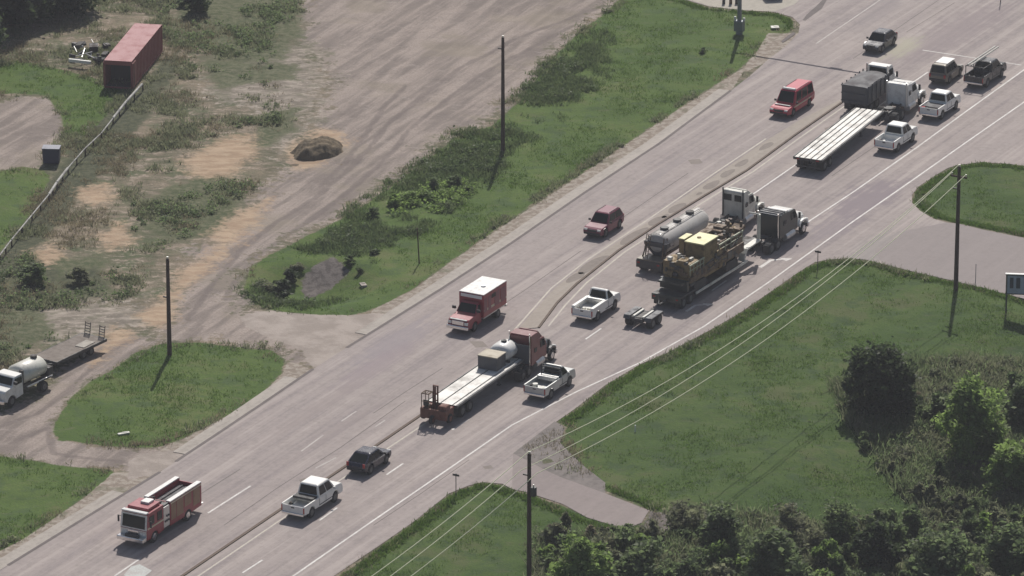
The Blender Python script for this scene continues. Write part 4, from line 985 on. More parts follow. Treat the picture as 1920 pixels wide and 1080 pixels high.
# ------------------------------------------------------------ dry bulk tanker in the middle lane
t = thing('tank_trailer', 'grey dry bulk tank trailer with three round hatches and dark rear cone', 'tank trailer'); place(t, 1219, 512, 61.0)
def ell(x, cy, cz, ry, rz_, n=20): return [(x, cy+ry*math.cos(2*PI*i/n), cz+rz_*math.sin(2*PI*i/n)) for i in range(n)]
TG = paint('tank_grey', (.46, .44, .41), rough=.45, coat=.1, dirt=.5, dirtcol=(.20, .18, .16), scale=.8)
m = MB(); m.loft([ell(1.0, 0, 2.45, .75, .6), ell(1.2, 0, 2.35, 1.0, .82), ell(1.7, 0, 2.25, 1.14, .98), ell(8.7, 0, 2.2, 1.14, .98), ell(9.2, 0, 2.25, .95, .8), ell(9.45, 0, 2.3, .6, .5)])
tb = m.build('tank_shell', TG, t, smooth=True)
m = MB()
for x in (2.6, 5.0, 7.4):
    m = MB(); m.cyl((x, 0, 3.1), (x, 0, 3.36), .36, .36, 16); m.cyl((x, 0, 3.36), (x, 0, 3.42), .40, .34, 16); m.build('hatch', STEEL, tb)
m = MB()
for x in (3.4, 7.0): m.loft([[(x-1.4, -1.0, 2.0), (x+1.4, -1.0, 2.0), (x+1.4, 1.0, 2.0), (x-1.4, 1.0, 2.0)], [(x-.2, -.2, .75), (x+.2, -.2, .75), (x+.2, .2, .75), (x-.2, .2, .75)]])
m.build('hopper_cone', DUMPGREY, tb)
m = MB(); m.loft([[(.85, -1.1, 2.55), (2.3, -1.1, 2.3), (2.3, 1.1, 2.3), (.85, 1.1, 2.55)], [(.95, -1.12, 2.2), (2.3, -1.12, 2.0), (2.3, 1.12, 2.0), (.95, 1.12, 2.2)], [(1.35, -.4, 1.15), (1.9, -.4, 1.15), (1.9, .4, 1.15), (1.35, .4, 1.15)]]); m.build('rear_hopper', DUMPGREY, tb, bevel=.04)
m = MB()
for sg in (-1, 1): m.tube([(1.0, sg*.42, 3.22), (9.2, sg*.42, 3.22)], .03)
m.box(5.2, .0, 3.19, 7.8, .30, .03); m.build('walkway', TG, tb)
m = MB(); m.box(5.6, 0, 1.05, 11.2, .9, .22)
for sg in (-1, 1):
    m.tube([(.2, sg*1.0, .95), (1.2, sg*.7, 2.9)], .06); m.tube([(.9, sg*1.0, .95), (1.4, sg*.9, 2.9)], .05)
m.tube([(.15, .42, 1.0), (.95, .42, 3.2)], .035); m.tube([(.15, .82, 1.0), (.95, .82, 3.2)], .035)
for k in range(7): m.tube([(.15+.11*k, .42, 1.1+.35*k), (.15+.11*k, .82, 1.1+.35*k)], .025)
m.build('frame', BROWN, t)
m = MB(); m.box(.35, 0, 1.22, 1.3, 2.35, .10); m.build('rear_fender', TAN, t, bevel=.02)
m = MB(); m.box(-.25, 0, .82, .18, 2.4, .66); m.build('rear_bumper', STEEL, t, bevel=.02)
for sg in (-1, 1): lamp(t, 'taillight', -.36, sg*.95, .95, .25, .14, LIGHTR)
tandem(t, (.65, 1.95)); tandem(t, (), .9)
for sg in (-1, 1):
    m = MB(); m.box(8.2, sg*.7, .7, .14, .14, 1.0); m.build('landing_leg', STEEL, t)
tractor('white cab tractor with two rear windows coupled to the grey tank trailer', 1380, 421, 61, CREAM, sleeper=.9, H=3.3, stacks=STEEL, rearwin=True).scale = (.9, 1, 1)

# ------------------------------------------------------------ lowboy with paving machine, its tractor and the axle dolly
HL = 60.0
lb = thing('lowboy_trailer', 'long low loader trailer with pale edge rails under the yellow machine', 'lowboy trailer'); place(lb, 1250, 578, HL)
m = MB(); m.box(7.0, 0, .78, 8.6, 2.75, .18); m.box(1.4, 0, 1.12, 2.9, 2.75, .16); m.box(2.75, 0, .95, .25, 2.75, .5); m.build('deck', STEEL, lb, bevel=.01)
m = MB()
for sg in (-1, 1): m.box(7.3, sg*1.42, .80, 9.4, .10, .22)
m.build('edge_rail', CREAM, lb, bevel=.01)
m = MB(); m.box(-.12, 0, .95, .22, 2.7, .55); m.build('rear_beam', GREENP, lb, bevel=.02)
m = MB(); m.prism([(11.1, .7), (11.7, .7), (12.3, 1.35), (15.3, 1.45), (15.3, 1.75), (12.0, 1.75), (11.1, 1.05)], -.5, .5); m.build('gooseneck', STEEL, lb, bevel=.02)
m = MB()
for sg in (-1, 1):
    m.prism([(11.5, .85), (11.7, 1.5), (12.1, 1.85), (14.6, 1.95), (14.6, 1.83), (12.2, 1.70), (11.95, 1.45), (11.75, .85)], sg*.72, sg*1.34)
m.build('gooseneck_fender', CREAM, lb, bevel=.02)
m = MB(); m.tube([(14.9, -.95, 1.8), (14.9, -.95, 4.1)], .17, 8); m.tube([(14.9, -.95, 4.1), (14.4, -.2, 4.3)], .08, 8); m.build('air_intake_post', CREAM, lb)
tandem(lb, (.75, 2.0), .98); 
for sg in (-1, 1):
    m = MB(); m.box(.1, sg*1.0, .55, .03, .6, .7); m.build('mud_flap', BLACK, lb)
    lamp(lb, 'taillight', -.25, sg*1.1, 1.0, .22, .12, LIGHTR)
m = MB(); m.tube([(-.2, 0, .75), (-1.3, 0, .72)], .11, 8); m.tube([(-.2, .6, .9), (-1.3, .1, .75)], .06, 6); m.build('drawbar', STEEL, lb)
tractor('dark green grey truck tractor with white hood and slatted sleeper roof, hauling the low loader', 1457, 452, HL, GREENP, sleeper=1.9, H=2.95, stacks=CHROME, roof_extra=True, frontmat=TRUCKWHITE, roofmat=TRUCKWHITE)

dl = thing('axle_dolly', 'low rusty axle dolly with two pale beams trailing behind the low loader', 'axle dolly'); place(dl, 1205, 609, HL+2)
m = MB()
for sg in (-1, 1): m.box(.1, sg*.45, .98, 1.9, .20, .14)
m.build('beam', CREAM, dl, bevel=.02)
m = MB(); m.box(0, 0, .72, 2.0, 1.0, .3); m.box(-.75, 0, .8, .16, 2.5, .25); m.box(1.0, 0, .8, .14, 1.6, .2); m.tube([(1.0, 0, .75), (2.0, 0, .72)], .12, 8); m.build('frame', STEEL, dl, bevel=.02)
tandem(dl, (-.45, .75), .98, .48, .50)
m = MB(); m.prism([(-1.1, .75), (-.95, 1.05), (1.25, 1.05), (1.4, .75), (1.25, .98), (-.85, .98)], -1.3, -.72); m.prism([(-1.1, .75), (-.95, 1.05), (1.25, 1.05), (1.4, .75), (1.25, .98), (-.85, .98)], .72, 1.3); m.build('fender', DUMPGREY, dl)
for sg in (-1, 1): lamp(dl, 'taillight', -.86, sg*1.05, .85, .2, .12, LIGHTR)

pm = thing('milling_machine', 'yellow brown road milling machine with pale yellow engine cover on the low loader', 'paving machine'); onbed(pm, lb, .25, 0, .87); pm.scale = (1.10, 1.02, 1.12)
for x in (3.0, 8.2):
    for sg in (-1, 1):
        m = MB(); m.prism([(x-1.0, .22), (x-.8, 0.02), (x+.8, 0.02), (x+1.0, .22), (x+1.0, .50), (x+.75, .74), (x-.75, .74), (x-1.0, .5)], sg*.98, sg*1.32); m.build('track', BLACK, pm, bevel=.03)
m = MB(); m.prism([(1.2, .55), (9.6, .55), (9.8, 1.25), (9.3, 1.55), (6.4, 1.65), (2.0, 1.60), (1.1, 1.2)], -1.15, 1.15); m.build('main_frame', YEL, pm, bevel=.04)
m = MB(); m.box(2.1, 0, 1.9, 1.7, 2.5, 1.1); m.box(1.5, -.5, 2.5, .6, .8, .35); rb = m.build('rear_body', YEL, pm, bevel=.05)
m = MB(); m.box(1.45, .7, 2.62, .35, .35, .25); m.cyl((2.2, .3, 2.45), (2.2, .3, 2.85), .14, .14, 10); m.box(2.3, -.8, 2.55, .5, .25, .2); m.box(1.8, .0, 2.5, .9, .12, .1); m.build('control_box', CREAM, rb, bevel=.02)
m = MB(); m.box(4.75, -.35, 2.45, 2.3, 1.75, 1.7); eb = m.build('engine_housing', YEL, pm, bevel=.05)
m = MB(); m.box(4.75, -.35, 3.35, 2.45, 1.85, .10); m.build('engine_cover', YELTOP, eb, bevel=.02)
m = MB(); m.cyl((4.8, -.1, 3.4), (4.8, -.1, 3.46), .18, .18, 12); m.build('cover_cap', YEL, eb)
m = MB(); m.box(4.4, .97, 2.75, 1.3, .5, 1.3); m.build('side_housing', YEL, pm, bevel=.03)
m = MB(); m.box(4.4, .97, 3.44, 1.35, .56, .07); m.build('side_cover', YELTOP, pm, bevel=.01)
m = MB(); m.box(6.9, 0, 2.1, 1.7, 2.2, 1.1); m.box(8.5, .3, 2.3, 1.5, 1.5, 1.5); m.box(9.2, -.6, 1.9, .9, .8, .9); m.box(7.2, .7, 2.8, 1.0, .8, .6); m.box(8.6, .1, 3.1, .8, .9, .25); m.build('front_body', BROWN, pm, bevel=.05)
m = MB()
for k in range(14):
    x = 5.8+.28*k; m.tube([(x, -.9+.13*(k % 5), 2.4), (x+.3, -.2+.2*(k % 4), 2.85+.1*(k % 3)), (x+.5, .5, 2.7)], .055, 6)
m.build('hose_bundle', STEEL, pm)
for k in range(6): m = MB(); m.cyl((6.2+.5*k, -.8+.25*(k % 3), 2.5), (6.2+.5*k, -.8+.25*(k % 3), 3.0), .11, .11, 8); m.build('filler_pipe', STEEL, pm)
for k in range(5): m = MB(); m.box(1.3+.4*k, -.9+.37*k, 2.5, .22, .3, .22); m.build('lamp_box', STEEL, pm)
PGR = paint('pale_green_rail', (.36, .38, .27), rough=.5, coat=0, dirt=.5, dirtcol=(.20, .15, .08))
for (x0, x1, z) in ((1.2, 3.6, 2.35), (6.0, 10.0, 2.6)):
    m = MB(); m.box((x0+x1)/2, -1.30, z, x1-x0, .10, .12); m.box((x0+x1)/2, -1.28, z-.4, x1-x0, .05, .07)
    for q_ in range(5): m.box(x0+.1+(x1-x0-.2)*q_/4, -1.29, z-.4, .07, .07, .75)
    m.build('guard_rail', PGR, pm, bevel=.01)
m = MB(); m.box(5.9, -1.3, 1.3, 8.4, .12, .75); m.build('side_plate', BROWN, pm, bevel=.02); m = MB(); m.box(5.9, 1.3, 1.3, 8.4, .12, .75); m.build('side_plate', BROWN, pm, bevel=.02)
rk = random.Random(12)
for k in range(26):
    x_ = rk.uniform(1.5, 9.6); z_ = rk.uniform(.75, 2.1); m = MB()
    m.box(x_, -1.30, z_, rk.uniform(.18, .95), rk.uniform(.08, .26), rk.uniform(.15, .6)); m.build('side_housing', rk.choice((YEL, BROWN, STEEL, STEEL, GREENP)), pm, bevel=.015)
for k in range(7):
    a_ = Vector((rk.uniform(1.5, 8.5), -1.42, rk.uniform(.8, 2.2))); m = MB(); m.tube([a_, a_+Vector((rk.uniform(.5, 1.4), 0, rk.uniform(-.5, .5)))], .05); m.build('hose', STEEL, pm)
for k in range(9):
    m = MB(); m.box(1.12, rk.uniform(-1.0, 1.0), rk.uniform(1.5, 2.3), .15, rk.uniform(.15, .6), rk.uniform(.12, .5)); m.build('rear_housing', rk.choice((BROWN, STEEL, YEL)), pm, bevel=.015)
for k in range(16):
    m = MB(); x_ = rk.uniform(6.0, 10.6); m.box(x_, rk.uniform(-1.1, 1.0), rk.uniform(2.2, 3.2), rk.uniform(.15, .7), rk.uniform(.15, .6), rk.uniform(.15, .6), rk.uniform(0, 1)); m.build('top_housing', rk.choice((BROWN, STEEL, YEL, CREAM)), pm, bevel=.02)
m = MB(); m.prism([(9.6, 1.0), (11.6, 2.0), (11.9, 2.3), (11.7, 2.45), (9.4, 1.5)], -.5, .5); m.build('conveyor', BROWN, pm, bevel=.02)
m = MB(); m.box(10.2, .1, 1.7, 1.5, 1.7, .9); m.box(10.6, -.5, 2.3, .6, .6, .4); m.cyl((10.1, .5, 2.0), (10.1, .5, 2.7), .16, .16, 10); m.build('power_pack', BROWN, pm, bevel=.04)
m = MB(); m.box(1.0, 0, .8, .3, 2.6, .8); m.box(.6, 0, 1.1, .8, 2.2, .15); m.build('rear_platform', GREENP, pm, bevel=.02)

# ------------------------------------------------------------ parked white tank truck and equipment trailer on the left
t = thing('water_truck', 'white water truck with short cream tank parked on the dirt drive', 'water truck'); place(t, 36, 742, 236)
m = MB()
for sg in (-1, 1): m.box(-.1, sg*.42, .85, 6.8, .1, .25)
m.build('frame', STEEL, t)
prof = [(.7, .6)]+arch(2.2, .55, .48)+[(3.1, .6), (3.15, 1.3), (3.0, 1.5), (2.1, 1.65), (1.75, 2.3), (1.6, 2.38), (.7, 2.4)]
m = MB(); m.prism(prof, -1.05, 1.05, lambda x, z: .92 if z > 2.0 else 1); cb = m.build('cab', TRUCKWHITE, t, bevel=.06)
m = MB(); m.slab(((2.1, -1.05, 1.65), (2.1, 1.05, 1.65), (1.75, .97, 2.3), (1.75, -.97, 2.3)), .06, .94, .1, .92); m.build('windshield', GLASS, cb)
for sg in (-1, 1):
    m = MB(); m.box(1.3, sg*1.03, 1.95, .85, .06, .55); m.build('side_window', GLASS, cb)
    wheel(t, 2.2, sg*.92, .45, .3); wheel(t, -1.9, sg*.9, .45, .52)
    lamp(t, 'headlight', 3.12, sg*.8, 1.1, .3, .2, LIGHTC)
    m = MB(); m.tube([(.3, sg*1.12, 1.1), (-2.9, sg*1.12, 1.1)], .07, 8); m.build('side_rail', ALU, t)
    m = MB(); m.box(-1.9, sg*.95, 1.08, 1.5, .5, .08); m.build('fender', BLACK, t)
m = MB(); m.loft([ell(-2.7, 0, 1.9, .75, .62), ell(-2.5, 0, 1.9, 1.0, .82), ell(.2, 0, 1.9, 1.0, .82), ell(.45, 0, 1.9, .75, .62)]); tb = m.build('tank', CREAM, t, smooth=True)
m = MB(); m.cyl((-2.0, 0, 2.65), (-2.0, 0, 2.9), .28, .28, 14); m.build('hatch', STEEL, tb)
m = MB(); m.box(-3.0, 0, 1.3, .6, 1.9, .9); m.build('pump_box', STEEL, t, bevel=.03)
m = MB(); m.box(3.25, 0, .6, .2, 2.1, .3); m.build('front_bumper', CHROME, t, bevel=.04)
m = MB(); m.box(.55, .75, 1.9, .2, .3, 1.3); m.build('exhaust_stack', STEEL, t)
mirrors(t, 1.9, 1.05, 1.95, 1.5)
t = thing('equipment_trailer', 'flat plank deck trailer with two folded rear ramps behind the water truck', 'trailer'); place(t, 131, 672, 236)
m = MB(); m.box(0, 0, .92, 6.6, 2.5, .10); m.build('deck', PLANK, t, bevel=.01)
m = MB()
for sg in (-1, 1): m.box(0, sg*1.27, .86, 6.7, .08, .24)
m.box(3.3, 0, .86, .1, 2.5, .24); m.box(-3.3, 0, .86, .1, 2.5, .24)
for x in (-2, -1, 0, 1, 2): m.box(x, 0, .80, .1, 2.3, .12)
m.tube([(3.3, 1.0, .8), (4.6, 0, .7)], .08); m.tube([(3.3, -1.0, .8), (4.6, 0, .7)], .08); m.build('frame', STEEL, t)
for sg in (-1, 1):
    m = MB()
    for k in range(5): m.box(-3.35-.03*k, sg*.75, 1.0+.22*k, .06, .55, .06)
    for s2 in (-1, 1): m.tube([(-3.3, sg*.75+s2*.27, .85), (-3.5, sg*.75+s2*.27, 2.0)], .035)
    m.build('ramp', STEEL, t)
    for x in (-1.5, -.5): wheel(t, x, sg*.98, .38, .26)
m = MB(); m.box(-1.3, .6, 1.0, 1.6, .9, .05, rz=.05); m.build('loose_sheet', TAN, t)

# ------------------------------------------------------------ red container, scrap, blue bin, pipe rail
t = thing('shipping_container', 'faded red shipping container with open dark end, top left', 'container'); p = G(251, 131); t.location = (p.x, p.y, 0); t.rotation_euler = (0, 0, math.radians(79.5))
LC, WC, HC = 12.0, 2.7, 2.75
def corr(x0, x1, y, z0, z1, amp, step=.28):
    m = MB(); pts = []; x = x0; k = 0
    while x < x1-1e-6:
        yy = y+(amp if k % 2 else -amp)
        pts += [(x+.02, yy), (min(x+step-.02, x1), yy)]; x += step; k += 1
    for (xa, ya), (xb, yb) in zip(pts, pts[1:]): m.face([(xa, ya, z0), (xb, yb, z0), (xb, yb, z1), (xa, ya, z1)])
    return m
for y in (-WC/2+.04, WC/2-.04): corr(-LC/2+.1, LC/2-.1, y, .15, HC-.05, .03).build('side_wall', CONT, t)
m = MB(); m.box(0, 0, HC, LC, WC, .06); m.build('roof', CONT, t, bevel=.015)
m = MB(); m.box(0, 0, .1, LC-.1, WC-.1, .12); m.build('floor', CONTIN, t)
m = MB(); m.box(LC/2-.04, 0, HC/2, .06, WC-.06, HC-.1); m.build('end_wall', CONT, t)
m = MB()
for x in (-LC/2+.06, LC/2-.02):
    for sg in (-1, 1): m.box(x, sg*(WC/2-.05), HC/2, .14, .13, HC-.04)
for sg in (-1, 1): m.box(0, sg*(WC/2-.02), .12, LC-.2, .10, .16)
m.box(-LC/2+.06, 0, HC-.22, .12, WC-.2, .36); m.box(-LC/2+.06, 0, .12, .12, WC-.2, .14); m.build('corner_frame', CONT, t)
m = MB(); m.box(-LC/2+2.2, 0, HC/2, .05, WC-.2, HC-.2); m.build('inner_partition', CONTIN, t)
for sg in (-1, 1):
    m = MB(); m.box(-LC/2+.62, sg*(WC/2+.07), HC/2, 1.25, .05, HC-.35); d_ = m.build('door', CONT, t, bevel=.01)
    m = MB(); m.tube([(-LC/2+.4, sg*(WC/2+.12), .3), (-LC/2+.4, sg*(WC/2+.12), HC-.3)], .025); m.build('lock_bar', STEEL, d_)

def scrap(px, py):
    t = thing('scrap_heap', 'heap of white and dark scrap frames beside the red container', 'scrap heap'); p = G(px, py); t.location = p
    rr = random.Random(5)
    for k in range(16):
        m = MB(); m.box(rr.uniform(-1.7, 1.7), rr.uniform(-2.6, 2.8), rr.uniform(.15, .7), rr.uniform(.2, .9), rr.uniform(.2, .9), rr.uniform(.15, .6), rr.uniform(0, 3), rr.uniform(-.3, .3), rr.uniform(-.3, .3)); m.build('dark_scrap', STEEL, t)
    for k in range(10):
        m = MB(); m.box(rr.uniform(-1.6, 1.6), rr.uniform(-2.0, 2.6), rr.uniform(.5, .95), rr.uniform(.2, .55), rr.uniform(.2, .8), rr.uniform(.08, .3), rr.uniform(0, 3), rr.uniform(-.3, .3))
    m.build('white_scrap', WHITE, t)
    m = MB(); m.box(-.6, -2.9, .55, 2.3, .25, .28, rz=-.35); m.build('white_beam', WHITE, t)
    m = MB()
    for k in range(9):
        a = (rr.uniform(-1.9, 1.9), rr.uniform(-2.5, 2.5), rr.uniform(.2, .9)); m.tube([a, (a[0]+rr.uniform(-1.5, 1.5), a[1]+rr.uniform(-1.5, 1.5), rr.uniform(.3, 1.1))], .05)
    m.build('bent_tubes', ALU, t)
scrap(166, 108)
t = thing('storage_bin', 'dark blue storage bin with grey lid on the grass beside the pipe rail', 'storage bin'); p = G(97, 305); t.location = p; t.rotation_euler = (0, 0, math.radians(-4))
m = MB(); m.loft([[(-.72, -.5, .08), (.72, -.5, .08), (.72, .5, .08), (-.72, .5, .08)], [(-.78, -.56, 1.45), (.78, -.56, 1.45), (.78, .56, 1.45), (-.78, .56, 1.45)]]); m.build('bin_body', BLUEBIN, t, bevel=.03)
m = MB(); m.box(0, 0, 1.49, 1.64, 1.2, .08); m.build('lid', paint('bin_lid', (.16, .17, .22), rough=.5, coat=0), t, bevel=.02)

pr = thing('pipe_rail_fence', 'long pale pipe rail on short posts running down the left field', 'pipe fence')
PL = [(268, 168), (236, 204), (212, 233), (190, 262), (160, 291), (128, 326), (107, 354), (92, 378), (60, 415), (22, 462), (0, 492), (-60, 560)]
PW = [G(*q) for q in PL]
m = MB()
for i, (a, b) in enumerate(zip(PW, PW[1:])):
    za = .62+.05*math.sin(i*2.1); zb_ = .62+.05*math.sin((i+1)*2.1); rr = .12 if i in (0, 1, 5, 6) else .065
    a2 = a.lerp(b, .01 if i % 3 else .05)
    m.cyl((a2.x, a2.y, a2.z+za), (b.x, b.y, b.z+zb_), rr, rr, 8)
m.build('rail', paint('chalky_pipe', (.36, .35, .33), rough=.6, coat=0, dirt=.95, dirtcol=(.14, .13, .12)), pr)
for i, a in enumerate(PW):
    for f in ((0, .5) if i < len(PW)-1 else (0,)):
        q = a if f == 0 else a.lerp(PW[i+1], .5)
        m = MB(); m.cyl((q.x, q.y, q.z-.2), (q.x, q.y, q.z+.6), .07, .07, 7); m.build('post', WOODPOLE, pr)

# ------------------------------------------------------------ dirt mound
def mound():
    n = 46; V, F = [], []
    c = G(596, 284)
    for j in range(n):
        for i in range(n):
            x = (i/(n-1)-.5)*7.4; y = (j/(n-1)-.5)*8.6
            q = (x/2.15)**2+((y-.1*x)/2.8)**2
            z = 1.15*max(0, 1-q*(1+.25*math.sin(x*2.3+1)*math.cos(y*1.9)))**.62
            z += (math.sin(x*3.1+y*1.7)*.08+math.sin(x*5.3-y*4.1)*.07+random.uniform(-.09, .09))*(1 if z > 0 else 0)
            V.append((x, y, z-.06 if z > 0 else -.12))
    for j in range(n-1):
        for i in range(n-1):
            a = j*n+i; F.append((a, a+1, a+n+1, a+n))
    m, nn, b = new_mat('mound_soil')
    pos = N(nn, 'ShaderNodeNewGeometry').outputs['Position']; f = noise(nn, pos, 1.6, 5, .65)
    nn.links.new(mix(nn, rng_map(nn, f, .38, .62), (.10, .078, .05), (.165, .125, .078)), b.inputs['Base Color']); b.inputs['Roughness'].default_value = .95
    bump(nn, b, noise(nn, pos, 5, 5, .7), .6, .15)
    me = arr_mesh('dirt_mound', V, F, m); me.polygons.foreach_set('use_smooth', [True]*len(me.polygons))
    o = bpy.data.objects.new('dirt_mound', me); link(o); o.location = c; o.rotation_euler = (0, 0, math.radians(-28))
    tag(o, 'brown heap of soil dumped beside the dirt drive', 'dirt mound')
mound()

# ------------------------------------------------------------ utility poles, wires, signs
UG = 'wooden utility poles'
def pole(label, px, py, H, arm=None, extras=()):
    p = G(px, py); t = thing('utility_pole', label, 'utility pole', p, HEAD, UG)
    m = MB(); m.cyl((0, 0, -1), (0, 0, H), .21, .14, 12); m.build('pole_shaft', WOODPOLE, t)
    for (kind, z) in extras:
        if kind == 'ins':
            m = MB(); m.cyl((0, 0, z), (0, 0, z+.28), .07, .09, 8); m.build('insulator', ALU, t)
        if kind == 'arm':
            m = MB(); m.box(0, 0, z, .12, 1.5, .14); m.build('crossarm', WOODPOLE, t)
            for y in (-.65, .65):
                m = MB(); m.cyl((0, y, z+.07), (0, y, z+.30), .05, .07, 8); m.build('insulator', ALU, t)
        if kind == 'box':
            m = MB(); m.cyl((0, -.36, z-.35), (0, -.36, z+.35), .24, .24, 12); m.build('transformer', STEEL, t, bevel=.03)
            m = MB(); m.cyl((0, -.36, z+.35), (0, -.36, z+.55), .06, .05, 8); m.build('bushing', ALU, t)
        if kind == 'step':
            m = MB(); m.box(0, .25, z, .1, .5, .1); m.build('bracket', STEEL, t)
    return t, p
pole('tall dark utility pole rising from the green verge in the upper middle', 943, 285, 11.0, extras=(('ins', 10.9), ('step', 9.9)))
pole('utility pole beside the dirt drive on the left grass island', 318, 664, 8.4, extras=(('ins', 8.3), ('step', 5.0)))
pA, A0_ = pole('tall utility pole holding three wires on the right lawn near the sign', 1792, 545, 11.2, extras=(('ins', 11.1), ('arm', 10.3), ('step', 9.2)))
pB, B0_ = pole('utility pole with a small transformer rising from the bottom edge', 992, 1148, 12.6, extras=(('ins', 12.5), ('step', 10.9), ('box', 9.7)))
# offscreen continuation pole carrying the wires on
pC, C0_ = pole('utility pole below the lower edge of the view, carrying the same wires', 190, 1720, 12.6, extras=(('ins', 12.5), ('arm', 10.9)))
def wire(a, b, sag, n=24):
    pts = []
    for i in range(n+1):
        f = i/n; p = a.lerp(b, f); p.z -= 4*sag*f*(1-f); pts.append(p)
    return pts
ends = []
for (P0, HA, HT) in ((A0_, 10.6, 11.4), (B0_, 11.2, 12.8), (C0_, 11.2, 12.8)):
    nvec = UV(0, 1)
    ends.append([P0+Vector((0, 0, HT)), P0+nvec*.65+Vector((0, 0, HA)), P0-nvec*.65+Vector((0, 0, HA))])
WL = ('topmost of the three pale wires between the two right hand poles', 'pale wire on the road far side of the crossarms', 'pale wire on the road near side of the crossarms')
for k in range(3):
    pts = wire(ends[0][k], ends[1][k], 2.2)+wire(ends[1][k], ends[2][k], 1.6)[1:]
    m = MB(); m.tube(pts, .033, 5); o = m.build('overhead_wire', WIRE); tag(o, WL[k], 'wire', 'overhead wires')

# traffic signal pole with a long mast arm over the road (arm is above the frame, its shadow crosses the road)
p = G(1386, 64); t = thing('signal_pole', 'thick grey traffic signal pole with low cabinet at the top edge', 'traffic signal', p, HEAD)
m = MB(); m.cyl((0, 0, -.2), (0, 0, 9.6), .24, .15, 14); m.cyl((0, 0, 0), (0, 0, .5), .34, .32, 14); m.build('pole_shaft', GALV, t)
m = MB(); m.tube([(0, 0, 6.0), (0, -4, 6.25), (0, -10, 6.4), (0, -18.2, 6.45)], .13, 8); arm = m.build('mast_arm', GALV, t)
m = MB(); m.box(.0, 0, .85, .62, .95, 1.1); m.build('cabinet', GALV, t, bevel=.06)
for sg in (-1, 1):
    m = MB(); m.box(.05, sg*.48, 1.55, .18, .22, .34); m.build('push_button', TRUCKWHITE, t, bevel=.03)
for y in (-10.8, -16.9):
    m = MB(); m.box(.16, y, 6.45, .22, 1.25, .42); hd = m.build('signal_head', BLACK, arm, bevel=.03)
    for k, c in enumerate((LIGHTR, AMBER, paint('green_lens', (.05, .35, .15), dirt=0))):
        m = MB(); m.cyl((-.02, y-.4+.4*k, 6.45), (.04, y-.4+.4*k, 6.45), .13, .13, 10); m.build('lens', c, hd)
m = MB(); m.box(.1, -14.3, 6.62, .04, 1.9, .5); m.build('street_name_board', paint('sign_green', (.03, .16, .08), dirt=0), arm)

def tee(px, py, label, H=1.75):
    p = G(px, py); t = thing('marker_sign', label, 'small sign', p, HEAD, 'small T shaped signs at the kerb')
    m = MB(); m.cyl((0, 0, -.1), (0, 0, H), .035, .035, 6); m.build('post', STEEL, t)
    m = MB(); m.box(0, -.16, H, .05, .26, .16); m.box(0, .16, H, .05, .26, .16); m.box(0, 0, H+.05, .12, .1, .12); m.build('panel', BLACK, t, bevel=.01)
tee(1533, 508, 'small dark T shaped sign where the side street meets the lane')
tee(855, 930, 'small dark T shaped sign on the lower grass corner')
def spost(px, py, H, r_, mat, name, label, cat, lean=0):
    p = G(px, py); m = MB(); m.cyl((0, 0, -.1), (lean, 0, H), r_, r_*.8, 7); m.cyl((lean, 0, H), (lean, 0, H+.05), r_*1.5, r_, 7)
    o = m.build(name, mat, None, loc=p); tag(o, label, cat); return o
spost(786, 492, 3.1, .06, WOODPOLE, 'leaning_stake', 'thin leaning stake on the verge right of the culvert', 'stake', -.15)
spost(1829, 531, 1.7, .035, GALV, 'stake', 'thin grey stake at the side street edge', 'stake')
spost(1202, 1016, 1.3, .09, WOODPOLE, 'fence_post', 'short dark post beside the gravel at the end of the driveway', 'post')
spost(1191, 808, .45, .05, WHITE, 'utility_marker', 'tiny white marker on the mown lawn', 'marker')
def slabthing(px, py, sx, sy, sz, rz, name, label, cat, mat=CREAM):
    p = G(px, py); m = MB(); m.box(0, 0, sz/2+.05, sx, sy, sz); m.box(sx*.1, sy*.2, sz+.07, sx*.5, sy*.4, .03)
    o = m.build(name, mat, None, bevel=.02, loc=p, rot=(0, 0, rz)); tag(o, label, cat); return o
slabthing(232, 815, 1.0, .3, .12, .5, 'white_plank', 'small white plank lying on the left grass island', 'plank')
slabthing(1453, 53, .8, .7, .12, .1, 'drain_cover', 'white drain cover on the grass tip near the signal pole', 'drain cover')
slabthing(681, 537, .5, .8, .18, .3, 'drain_cover', 'pale concrete block at the right end of the grey culvert slab', 'concrete block', CONCM)

# billboard at the right edge
p = G(1884, 586); t = thing('roadside_sign', 'blue grey framed sign board on legs, cut by the right edge', 'sign', p, math.radians(-6))
m = MB(); m.box(2.6, 0, 2.58, 5.0, .16, 1.65); m.build('board', SIGNF, t, bevel=.01)
m = MB(); m.box(2.6, 0, 3.44, 5.2, .3, .10); m.box(.07, 0, 2.58, .12, .22, 1.75); m.box(5.15, 0, 2.58, .12, .22, 1.75); m.box(2.6, 0, 1.73, 5.1, .22, .08); m.build('board_frame', STEEL, t)
m = MB(); m.box(2.6, 0, 3.51, 5.3, .34, .05); m.build('top_cap', TRUCKWHITE, t, bevel=.01)
for boxes in (((.50, 2.72, .30, .95),), ((1.05, 2.72, .34, .95),), ((1.65, 2.72, .16, .75), (2.15, 2.72, .16, .75), (1.9, 2.72, .5, .16)), ((2.75, 2.72, .16, .75), (3.0, 3.02, .5, .16), (3.0, 2.42, .5, .16))):
    m = MB()
    for (x_, z_, sx_, sz_) in boxes: m.box(x_, -.09, z_, sx_, .03, sz_)
    m.build('letter', SIGND, t)
for x in (.1, 5.1):
    m = MB(); m.box(x, .0, .85, .14, .14, 1.8); m.build('leg', STEEL, t)

